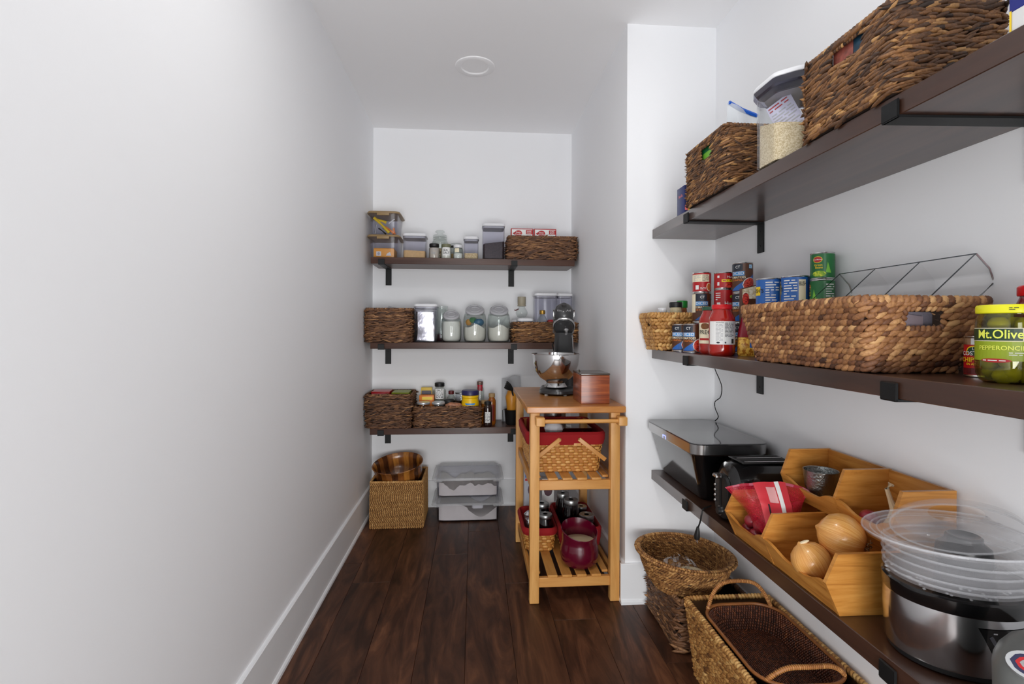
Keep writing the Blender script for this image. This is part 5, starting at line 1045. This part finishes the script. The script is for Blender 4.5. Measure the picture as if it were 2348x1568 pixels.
bamboo('lower two-compartment bamboo bin holding onions, its scooped front along the shelf edge', 1.112, 1.585, 1.372, [(0.838, ZL + 0.0005), (0.804, 0.692), (0.834, 0.757), (1.118, 0.757), (1.118, ZL + 0.0005)], ZL + 0.0005, 0.690, 0.024)
bamboo('upper two-compartment bamboo bin stacked at the wall above the onions', 1.110, 1.540, 1.300, [(0.985, 0.7575), (0.962, 0.822), (0.990, 0.898), (1.122, 0.898), (1.122, 0.7575)], 0.7575, 0.820, 0.022)
# onions
def onion(label, c, r, rot, top=True):
    t = thing('onion', label, 'onion', c, 0, rot=rot)
    pr = [(r * 0.05, -r * 0.93), (r * 0.35, -r * 0.9), (r * 0.72, -r * 0.68), (r * 0.95, -r * 0.3), (r, 0.0), (r * 0.95, r * 0.32), (r * 0.74, r * 0.66), (r * 0.42, r * 0.86), (r * 0.2, r * 0.94), (r * 0.09, r * 1.02), (r * 0.03, r * 1.06)]
    part('bulb', MB().lathe(pr, 40), mat_onion(), t)
    mb = MB(); q = random.Random(int(r * 1e4))
    for k in range(14):
        a = q.uniform(0, 2 * PI); b_ = q.uniform(0.08, 0.3) * r; mb.tube([(0.1 * r * math.cos(a), 0.1 * r * math.sin(a), -r * 0.9), (b_ * math.cos(a), b_ * math.sin(a), -r * q.uniform(1.0, 1.15)), (b_ * 1.4 * math.cos(a + .5), b_ * 1.4 * math.sin(a + .5), -r * q.uniform(0.98, 1.12))], 0.0012, 4)
    part('roots', mb, mat('root_brown', (116, 84, 50), 0.8), t, kind='stuff'); return t
def mat_onion():
    if 'onion_skin' in MATS: return MATS['onion_skin']
    m, n, b = nt('onion_skin'); N = n.nodes; L = n.links; tc = N.new('ShaderNodeTexCoord')
    sx = N.new('ShaderNodeSeparateXYZ'); L.new(tc.outputs['Object'], sx.inputs[0]); at = N.new('ShaderNodeMath'); at.operation = 'ARCTAN2'; L.new(sx.outputs[0], at.inputs[0]); L.new(sx.outputs[1], at.inputs[1])
    cb = N.new('ShaderNodeCombineXYZ'); mu = N.new('ShaderNodeMath'); mu.operation = 'MULTIPLY'; mu.inputs[1].default_value = 9; L.new(at.outputs[0], mu.inputs[0]); L.new(mu.outputs[0], cb.inputs[0]); mz = N.new('ShaderNodeMath'); mz.operation = 'MULTIPLY'; mz.inputs[1].default_value = 6; L.new(sx.outputs[2], mz.inputs[0]); L.new(mz.outputs[0], cb.inputs[2])
    no = N.new('ShaderNodeTexNoise'); no.inputs['Scale'].default_value = 1.6; no.inputs['Detail'].default_value = 5; L.new(cb.outputs[0], no.inputs['Vector'])
    cr = N.new('ShaderNodeValToRGB'); el = cr.color_ramp.elements; el.new(0.5)
    for e, (p, c) in zip(el, [(0.2, (190, 114, 46)), (0.5, (224, 162, 86)), (0.8, (242, 206, 142))]): e.position = p; e.color = (*S(*c), 1)
    L.new(no.outputs[0], cr.inputs[0]); L.new(cr.outputs[0], b.inputs['Base Color']); b.inputs['Roughness'].default_value = 0.3; b.inputs['Coat Weight'].default_value = 0.3; MATS['onion_skin'] = m; return m
onion('yellow onion against the scooped front board, smaller of the two', (0.856, 1.238, 0.686), 0.047, (math.radians(6), math.radians(-34), math.radians(-50)))
onion('largest yellow onion, root end towards the steamer, in the lower bamboo bin', (0.938, 1.240, 0.744), 0.057, (math.radians(0), math.radians(-80), math.radians(-50)))
fo = [o for o in bpy.data.objects if o.name == 'onion'][0]
part('loose_skin', MB().ell((0.010, 0.0, 0.0445), 0.016, 0.007, 0.004, 12, 6), mat('pale_skin', (240, 222, 184), 0.5), fo)
# red net bag of small onions
q = random.Random(21); M_ro = mat('red_onion', (150, 40, 52), 0.3, coat=0.3, var=0.15)
n_ = 0
for z_, pts in ((0.646, [(0.862, 1.545), (0.905, 1.545), (0.95, 1.54), (0.862, 1.50), (0.905, 1.50), (0.95, 1.495), (0.865, 1.455), (0.907, 1.455)]), (0.680, [(0.860, 1.524), (0.905, 1.522), (0.948, 1.517), (0.862, 1.478), (0.908, 1.474)])):
    for x_, y_ in pts:
        t = thing('small_onion', 'small red onion inside the red net bag', 'onion', (x_, y_, z_), 0, 'small onions in the net bag'); part('bulb', MB().ell((0, 0, 0), 0.0215, 0.0215, 0.020, 14, 8), M_ro, t)
t = thing('net_bag', 'red net bag of small onions with a red paper label, in the lower bamboo bin', 'bag', (0, 0, 0))
U_, V_ = 26, 22; PT = []
top = [(0.785, 1.545, 0.778), (0.82, 1.53, 0.792), (0.855, 1.515, 0.800), (0.905, 1.500, 0.806), (0.945, 1.485, 0.808), (0.985, 1.46, 0.800), (1.0, 1.43, 0.790)]
def lerpP(P, u): k = u * (len(P) - 1); i = min(int(k), len(P) - 2); return Vector(P[i]).lerp(Vector(P[i + 1]), k - i)
bot = [(0.838, 1.52, 0.715), (0.838, 1.47, 0.690), (0.850, 1.42, 0.668), (0.885, 1.395, 0.652), (0.925, 1.40, 0.655), (0.955, 1.44, 0.69), (0.958, 1.49, 0.74)]
for i in range(U_ + 1):
    u = i / U_; A = lerpP(smoothpath(top), u); B = lerpP(smoothpath(bot), u)
    for j in range(V_ + 1):
        v = j / V_; p = A.lerp(B, v) + Vector((-0.35, -0.8, 0.5)) * (0.032 * math.sin(PI * min(v * 1.0, 1)) * math.sin(PI * u) ** 0.5 + 0.0035 * math.sin(u * 34 + v * 3) * (1 - v) + 0.006 * abs(math.sin(u * 12)) * abs(math.sin(v * 9 + 1)) * (v > 0.4)); PT.append(tuple(p))
FF = [(i * (V_ + 1) + j, (i + 1) * (V_ + 1) + j, (i + 1) * (V_ + 1) + j + 1, i * (V_ + 1) + j + 1) for i in range(U_) for j in range(V_)]
def net_mat():
    m, n, b = nt('red_net'); N = n.nodes; L = n.links; tc = N.new('ShaderNodeTexCoord'); vo = N.new('ShaderNodeTexVoronoi'); vo.inputs['Scale'].default_value = 420; vo.feature = 'DISTANCE_TO_EDGE'; L.new(tc.outputs['Object'], vo.inputs['Vector'])
    mr = N.new('ShaderNodeMapRange'); mr.inputs[1].default_value = 0.05; mr.inputs[2].default_value = 0.22; mr.inputs[3].default_value = 0.85; mr.inputs[4].default_value = 0.22; L.new(vo.outputs[0], mr.inputs[0]); L.new(mr.outputs[0], b.inputs['Alpha'])
    b.inputs['Base Color'].default_value = (*S(196, 26, 52), 1); b.inputs['Roughness'].default_value = 0.35; return m
mb = MB(); mb.add(PT, FF); part('net', mb, net_mat(), t)
def strip(u0, u1, v0, v1, off, m, name):
    V = []; F = []; a, b_ = 6, 14
    for i in range(a + 1):
        for j in range(b_ + 1):
            u = u0 + (u1 - u0) * i / a; v = v0 + (v1 - v0) * j / b_; fi, fj = u * U_, v * V_; ii, jj = min(int(fi), U_ - 1), min(int(fj), V_ - 1); g = lambda x, y: Vector(PT[x * (V_ + 1) + y])
            p = g(ii, jj).lerp(g(ii + 1, jj), fi - ii).lerp(g(ii, jj + 1).lerp(g(ii + 1, jj + 1), fi - ii), fj - jj); V.append(tuple(p + Vector((-0.4, -0.75, 0.5)) * off))
    for i in range(a):
        for j in range(b_): F.append((i * (b_ + 1) + j, (i + 1) * (b_ + 1) + j, (i + 1) * (b_ + 1) + j + 1, i * (b_ + 1) + j + 1))
    mb = MB(); mb.add(V, F); return part(name, mb, m, t)
strip(0.34, 0.66, 0.0, 0.98, 0.003, mat('coral_paper', (214, 60, 70), 0.35), 'paper_label'); strip(0.535, 0.58, 0.0, 0.97, 0.0045, M_paper, 'white_stripe'); strip(0.44, 0.525, 0.10, 0.38, 0.0040, mat('pale_pink', (232, 170, 170), 0.4), 'pink_patch'); strip(0.41, 0.425, 0.42, 0.62, 0.0042, M_ink, 'black_print'); strip(0.0, 1.0, 0.0, 0.06, 0.001, mat('pink_hem', (190, 90, 110), 0.5), 'hem')
# metal bowl and bits in the upper bin
t = thing('metal_cup', 'small hammered metal cup in the upper bamboo bin', 'cup', (1.028, 1.445, 0.7665))
part('cup', MB().lathe([(0.026, 0), (0.030, 0.003), (0.042, 0.045), (0.047, 0.088), (0.0475, 0.090), (0.045, 0.089), (0.040, 0.045), (0.027, 0.006)], 36), mat('hammered_metal', (160, 164, 164), 0.3, 1.0, bump=0.9, bscale=140), t)
t = thing('shallot', 'red shallot lying in the nearer part of the upper bamboo bin', 'shallot', (1.01, 1.235, 0.790)); part('bulb', MB().ell((0, 0, 0), 0.022, 0.026, 0.022, 14, 8), M_ro, t)
t = thing('garlic_stalk', 'dry pale garlic stalk standing in the nearer part of the upper bamboo bin', 'garlic', (1.035, 1.19, 0.766))
part('stalk', MB().tube([(0, 0, 0.02), (0.004, 0, 0.06), (-0.004, 0.004, 0.085), (-0.012, 0.006, 0.112), (-0.006, 0.004, 0.124), (0.002, 0.002, 0.12)], [0.018, 0.010, 0.006, 0.005, 0.006, 0.003], 8), mat('garlic_skin', (226, 200, 160), 0.7), t); part('bulb', MB().ell((0.005, 0, 0.02), 0.026, 0.024, 0.022, 12, 7), mat('garlic_skin', (226, 200, 160), 0.7), t)
# oval steamer / slow cooker
t = cook = thing('food_steamer', 'oval brushed-steel electric steamer with clear basket and lid, lowest side shelf', 'steamer', (0.986, 0.974, ZL))
def ov(a, b_, z, n=64): return [(a * math.cos(2 * PI * i / n), b_ * math.sin(2 * PI * i / n), z) for i in range(n)]
A_, B_ = 0.130, 0.108
part('black_foot', MB().rings([ov(A_ - 0.012, B_ - 0.012, 0.001), ov(A_ - 0.006, B_ - 0.006, 0.004), ov(A_ - 0.004, B_ - 0.004, 0.014)]), M_blackm, t)
part('steel_body', MB().rings([ov(A_ - 0.003, B_ - 0.003, 0.014), ov(A_, B_, 0.02), ov(A_ + 0.003, B_ + 0.003, 0.09), ov(A_ + 0.002, B_ + 0.002, 0.124)]), mat('cooker_steel', (200, 200, 202), 0.15, 1.0), t)
part('black_rim', MB().rings([ov(A_ + 0.003, B_ + 0.003, 0.124), ov(A_ + 0.005, B_ + 0.005, 0.127), ov(A_ + 0.005, B_ + 0.005, 0.150), ov(A_ + 0.001, B_ + 0.001, 0.153), ov(A_ - 0.02, B_ - 0.02, 0.150)]), M_black, t)
sb = part('clear_basket', MB().rings([ov(A_ - 0.012, B_ - 0.012, 0.1535), ov(A_ - 0.002, B_ - 0.002, 0.158), ov(A_ + 0.006, B_ + 0.006, 0.232), ov(A_ + 0.044, B_ + 0.020, 0.236), ov(A_ + 0.050, B_ + 0.024, 0.241), ov(A_ + 0.049, B_ + 0.023, 0.246), ov(A_ + 0.043, B_ + 0.019, 0.241), ov(A_ + 0.003, B_ + 0.003, 0.238), ov(A_ - 0.006, B_ - 0.006, 0.162), ov(A_ - 0.04, B_ - 0.04, 0.160)]), haze('steamer_clear', (206, 206, 210), 0.15, 0.05), t)
for z_, o_ in ((0.168, 0.001), (0.180, 0.002), (0.198, 0.003), (0.215, 0.005)): part('moulded_ring', MB().tube(ov(A_ + o_, B_ + o_, z_), 0.0026, 5, closed=True), haze('edge_clear', (220, 222, 226), 0.17, 0.12), sb)
for o_, z_ in ((0.048, 0.2440), (0.016, 0.2370), (0.030, 0.2385)): part('flange_ridge', MB().tube(ov(A_ + o_, B_ + o_ * 0.48, z_), 0.0018, 5, closed=True), MATS['edge_clear'], sb)
q = random.Random(2); mb = MB()
for k in range(60):
    a = q.uniform(PI * 0.85, PI * 2.1); z_ = q.uniform(0.156, 0.176); mb.ell(((A_ - 0.001) * math.cos(a), (B_ - 0.001) * math.sin(a), z_), 0.003, 0.003, 0.002, 6, 4)
part('moulded_beads', mb, MATS['edge_clear'], sb, kind='stuff')
# domed clear lid tipped against the wall
ld = part('clear_lid', MB().rings([ov(0.118, 0.100, 0.0), ov(0.121, 0.103, 0.003), ov(0.112, 0.095, 0.018), ov(0.09, 0.076, 0.028), ov(0.05, 0.04, 0.032), ov(0.088, 0.074, 0.026), ov(0.109, 0.092, 0.016)], False, False), MATS['steamer_clear'], t)
ld.matrix_basis = Matrix.Translation((0.012, 0.012, 0.248)) @ Matrix.Rotation(math.radians(-9), 4, 'Y') @ Matrix.Rotation(math.radians(4), 4, 'X')
part('lid_edge', MB().tube(ov(0.120, 0.102, 0.002), 0.0022, 5, closed=True), MATS['edge_clear'], ld)
part('knob', MB().lathe([(0.048, 0.166), (0.050, 0.172), (0.046, 0.200), (0.032, 0.212), (0.032, 0.221), (0.028, 0.224), (0.022, 0.220), (0.016, 0.216)], 32, cx=0.050, cy=0.035), mat('knob_black', (24, 24, 25), 0.3), t)
# control panel wrapped on the near side
def panel(poly, off, z_sc, m, name, par, n=14):
    xs = [p[0] for p in poly]; x0, x1 = min(xs), max(xs); V = []; F = []
    for i in range(n + 1):
        x = min(max(x0 + (x1 - x0) * i / n, x0 + 1e-6), x1 - 1e-6); zs = []
        for (ax, az), (bx, bz) in zip(poly, poly[1:] + poly[:1]):
            if (ax - x) * (bx - x) <= 0 and abs(bx - ax) > 1e-9: zs.append(az + (bz - az) * (x - ax) / (bx - ax))
        a = x; c, s_ = math.cos(a), math.sin(a)
        for z_ in (min(zs), max(zs)): V.append(((A_ + 0.004 + off) * c, (B_ + 0.004 + off) * s_, z_))
        if i: F.append((2 * i - 2, 2 * i, 2 * i + 1, 2 * i - 1))
    mb = MB(); mb.add(V, F); return part(name, mb, m, par)
cp = panel([(-2.02, 0.108), (-1.72, 0.030), (-1.1, 0.022), (-0.9, 0.110)], 0.0, 1, M_black, 'control_panel', t)
panel([(-1.90, 0.094), (-1.86, 0.098), (-1.66, 0.048), (-1.70, 0.044)], 0.0006, 1, mat('panel_grey', (84, 84, 90), 0.4), 'level_window', cp); panel([(-1.6, 0.062), (-1.6, 0.088), (-1.2, 0.088), (-1.2, 0.062)], 0.0006, 1, mat('lcd', (50, 54, 50), 0.3), 'display', cp)
panel([(-1.85, 0.1005), (-1.85, 0.103), (-1.80, 0.103), (-1.80, 0.1005)], 0.0006, 1, M_grey, 'mark', cp)
# grey appliance in the near corner
t = thing('grey_appliance', 'rounded grey appliance with an oval badge at the near end of the lowest side shelf', 'appliance', (0.904, 0.738, ZL), face(0.904, 0.738))
part('housing', MB().rings([[(a, b, z) for a, b in rr(w_, d_, min(0.05, w_ * 0.45), 8)] for w_, d_, z in ((0.11, 0.11, 0.0), (0.128, 0.128, 0.008), (0.132, 0.132, 0.118), (0.120, 0.120, 0.136), (0.094, 0.094, 0.157), (0.06, 0.06, 0.170), (0.03, 0.03, 0.173))]), mat('stone_grey', (96, 98, 96), 0.4), t)
bd = part('badge', MB().prism(oval(0, 0, 0.034, 0.021, 28), -0.004, 0.006), mat('silver_badge', (190, 192, 194), 0.3, 0.6), t)
bd.matrix_basis = Matrix.Translation((-0.014, -0.056, 0.144)) @ Matrix.Rotation(math.radians(-42), 4, 'X')
for a, b_, m_, o_ in ((0.029, 0.0165, mat('badge_navy', (34, 36, 70), 0.3), 0.0043), (0.023, 0.012, M_red, 0.0046), (0.018, 0.008, mat('badge_grey', (150, 150, 150), 0.4), 0.0049)): decal(oval(0, 0, a, b_), None, bd, m_, o_)
letters('OSTER', 0.009, 0, 0, None, bd, M_navy, 0.0052)

# ================================================================== floor beside the return wall
t = rope_basket('rope_basket', 'dark rope basket on the floor with a shallow bowl basket sitting in it', 0.800, 1.098, 1.945, 2.295, 0.001, 0.198, M_abacad, M_core, row=0.0115, st=0.028, tone=(0.55, 0.2), rim=0.012)
M_coil = straw('coil_strand', [(0.0, (66, 38, 16)), (0.35, (136, 90, 46)), (0.65, (184, 134, 76)), (0.95, (222, 176, 112))])
def bowl_basket():
    c = Vector((0.883, 2.10, 0.165)); t = thing('bowl_basket', 'wide shallow coiled basket bowl resting on the dark floor basket', 'basket', c, 0, rot=(0, math.radians(3), 0))
    pr = [(0.070, 0.004), (0.124, 0.030), (0.152, 0.066), (0.177, 0.120), (0.191, 0.170)]
    part('inner_wall', MB().lathe([(0.02, 0.072), (0.144, 0.072), (0.152, 0.080), (0.172, 0.120), (0.186, 0.17), (0.189, 0.17), (0.175, 0.120), (0.150, 0.066), (0.122, 0.030), (0.07, 0.002), (0.02, 0.002)], 48, cap0=False, cap1=False), M_coreg, t)
    zs = np.array([p[1] for p in pr]); rs = np.array([p[0] for p in pr])
    for side in (0, 1):
        acc = []; z = 0.008
        while z < 0.168:
            r = np.interp(z, zs, rs) + (0.0005 if side else -0.006); n = int(2 * PI * r / 0.0115); a = (np.arange(n) + nrs.rand()) / n * 2 * PI
            X = np.stack([r * np.cos(a), r * np.sin(a)], 1); T = np.stack([-np.sin(a), np.cos(a)], 1); N = np.stack([np.cos(a), np.sin(a)], 1) * (1 if side else -1)
            ta = 0.35 * np.ones(n) + nrs.randn(n) * 0.1
            acc.append((z3(X, z), z3(T * np.cos(ta)[:, None], np.sin(ta)), z3(-T * np.sin(ta)[:, None], np.cos(ta)), z3(N, 0), np.full(n, 0.0085), np.full(n, 0.0034), np.full(n, 0.003), np.clip(0.46 + nrs.randn(n) * 0.17, 0, 1))); z += 0.0062
        stitches('coiled_strands', *[np.concatenate([q_[i] for q_ in acc]) for i in range(8)], M_coil, t, kind='stuff')
    acc = []
    for r in np.arange(0.008, 0.142, 0.0062):
        n = max(6, int(2 * PI * r / 0.0115)); a = np.arange(n) / n * 2 * PI; X = np.stack([r * np.cos(a), r * np.sin(a)], 1); T = np.stack([-np.sin(a), np.cos(a)], 1); N = np.stack([np.cos(a), np.sin(a)], 1)
        acc.append((z3(X, 0.074), z3(T, 0), z3(N, 0), np.tile([0, 0, 1.0], (n, 1)), np.full(n, 0.0075), np.full(n, 0.0034), np.full(n, 0.003), np.clip(0.45 + nrs.randn(n) * 0.17, 0, 1)))
    stitches('coiled_floor', *[np.concatenate([q_[i] for q_ in acc]) for i in range(8)], M_coil, t, kind='stuff')
    n = 110; a = np.arange(n) / n * 2 * PI
    for r, z, w_, tl in ((0.189, 0.171, 0.010, 0.9), (0.200, 0.167, 0.009, -0.9)):
        X = np.stack([r * np.cos(a), r * np.sin(a)], 1); T = np.stack([-np.sin(a), np.cos(a)], 1); N = np.stack([np.cos(a), np.sin(a)], 1); ta = tl + nrs.randn(n) * 0.15
        stitches('rim', z3(X, z), z3(T * np.cos(ta)[:, None], 0) + z3(N * np.sin(ta)[:, None], 0), z3(-T * np.sin(ta)[:, None], 0) + z3(N * np.cos(ta)[:, None], 0), np.tile([0, 0, 1.0], (n, 1)), w_, w_ * 0.62, w_ * 0.7, np.clip(0.5 + nrs.randn(n) * 0.16, 0, 1), M_coil, t)
bowl_basket()
t = thing('grain_bag', 'clear crinkled bag half full of pale grain in the coiled bowl', 'bag', (0.866, 2.025, 0.246))
part('grain', MB().ell((0.01, -0.01, 0.030), 0.072, 0.052, 0.026, 20, 8, Matrix.Rotation(0.0, 4, 'Z')), mat('pale_grain', (216, 198, 160), 0.8, var=0.05, scale=90), t, kind='stuff')
V = []; F = []; q = random.Random(4)
for i in range(15):
    for j in range(9):
        u, v = i / 14, j / 8; V.append((-0.085 + 0.165 * u + q.uniform(-.003, .003), -0.055 + 0.12 * v + 0.02 * (v > 0.8), 0.020 + 0.045 * math.sin(PI * u) ** 0.6 * (0.5 + v * 0.7) + q.uniform(-.006, .006)))
for i in range(14):
    for j in range(8): F.append((i * 9 + j, (i + 1) * 9 + j, (i + 1) * 9 + j + 1, i * 9 + j + 1))
mb = MB(); mb.add(V, F); part('clear_film', mb, clear('bag_clear', (248, 248, 248), 0.9, 0.10, 0.08), t, False)
# golden braided floor basket and the rattan tray in it
t = thing('floor_basket', 'long golden braided basket on the floor beneath the side shelves', 'basket', (0.953, 1.605, 0.001))
weave(t, (0.262, 0.455, -0.002, 0.0), (0.318, 0.515, -0.0, 0.0), 0.262, 0.016, M_gold, M_coreg, row=0.0125, st=0.020, L=1.05, tilt=0.42, jit=0.22, thick=0.5, tone=(0.5, 0.2), rim=0.011, flip=False, z0=0.002, wide=0.66)
t = thing('rattan_tray', 'reddish-brown woven rattan tray with arched handles nested in the golden basket', 'tray', (0.958, 1.590, 0.195))
tb0, tb1 = (0.200, 0.335), (0.272, 0.425)
mb = MB(); R = []
for w_, d_, z in ((0.0, 0, 0.004), (0.15, 0.28, 0.004), (0.205, 0.335, 0.010), (0.245, 0.385, 0.035), (0.268, 0.42, 0.07)): 
    if w_: R.append([(a, b, z) for a, b in rr(w_, d_, 0.085, 8)])
for w_, d_, z in ((0.276, 0.428, 0.07), (0.253, 0.393, 0.033), (0.213, 0.343, 0.004), (0.15, 0.28, -0.002)): R.append([(a, b, z) for a, b in rr(w_, d_, 0.085, 8)])
mb.rings(R, True, True); part('liner_wall', mb, mat('rattan_core', (52, 24, 12), 0.7), t)
lev = [(0.205, 0.335, 0.010), (0.245, 0.385, 0.035), (0.268, 0.42, 0.07)]; acc = []
for z in np.arange(0.012, 0.070, 0.0062):
    ws = np.interp(z, [l[2] for l in lev], [l[0] for l in lev]); ds = np.interp(z, [l[2] for l in lev], [l[1] for l in lev])
    n = int(rrpath(ws, ds, 0.085, 8)[3] / 0.0088); X, T, N, P_ = rrpath(ws - 0.003, ds - 0.003, 0.085, n); N = -N
    acc.append((z3(X, z), np.tile([0, 0, 1.0], (n, 1)) * 0.8 - z3(N, 0) * 0.55, z3(T, 0), z3(N, 0) * 0.8 + np.tile([0, 0, 0.5], (n, 1)), np.full(n, 0.0048), np.full(n, 0.0033), np.full(n, 0.0026), np.clip(0.42 + nrs.randn(n) * 0.14, 0, 1)))
stitches('woven_sides', *[np.concatenate([q_[i] for q_ in acc]) for i in range(8)], M_ratt, t, 1, kind='stuff')
acc = []
xs = np.arange(-0.098, 0.099, 0.0066)
for k, x in enumerate(xs):
    h2 = 0.158 if abs(x) < 0.06 else 0.158 - (abs(x) - 0.06) * 1.0; ys = np.arange(-h2, h2, 0.0085) + (0.004 if k % 2 else 0); n = len(ys); zz = 0.0105 + 0.0 * ys
    acc.append((np.column_stack([np.full(n, x), ys, zz]), np.tile([0, 1.0, 0], (n, 1)), np.tile([-1.0, 0, 0], (n, 1)), np.tile([0, 0, 1.0], (n, 1)), np.full(n, 0.0046), np.full(n, 0.0030), np.full(n, 0.0022), np.clip(0.36 + nrs.randn(n) * 0.12, 0, 1)))
stitches('woven_floor', *[np.concatenate([q_[i] for q_ in acc]) for i in range(8)], M_ratt, t, 1, kind='stuff')
M_cane = mat('tan_cane', (150, 92, 44), 0.45, var=0.15, scale=50)
P = [(a, b, 0.073) for a, b in rr(0.278, 0.430, 0.088, 10)]; part('cane_rim', MB().tube(P, 0.0055, 8, closed=True), M_cane, t)
n = 70; 
for sy, hh in ((1, 0.088), (-1, 0.045)):
    arc = smoothpath([(-0.118, sy * 0.185, 0.075), (-0.095, sy * 0.195, 0.075 + hh * 0.55), (-0.06, sy * 0.20, 0.075 + hh * 0.92), (0.0, sy * 0.205, 0.075 + hh), (0.06, sy * 0.20, 0.075 + hh * 0.92), (0.095, sy * 0.195, 0.075 + hh * 0.55), (0.118, sy * 0.185, 0.075)])
    hd_ = part('handle', MB().tube(arc, 0.0055, 8), M_cane, t)
    A3 = np.array(arc); Ls = np.r_[0, np.cumsum(np.linalg.norm(np.diff(A3, axis=0), axis=1))]; m_ = int(Ls[-1] / 0.006); s_ = np.arange(m_) / m_ * Ls[-1]; C = np.stack([np.interp(s_, Ls, A3[:, i]) for i in range(3)], 1); Tn = np.gradient(C, axis=0); Tn /= np.linalg.norm(Tn, axis=1)[:, None]; Nn = np.tile([0, 1.0, 0], (m_, 1)); U3 = np.cross(Nn, Tn)
    stitches('handle_wrap', C, U3, -Tn, Nn, 0.0072, 0.0032, 0.0072, np.clip(0.62 + nrs.randn(m_) * 0.1, 0, 1), straw('tan_wrap', [(0.2, (110, 62, 28)), (0.6, (176, 118, 60)), (0.9, (206, 152, 90))]), hd_, 1)
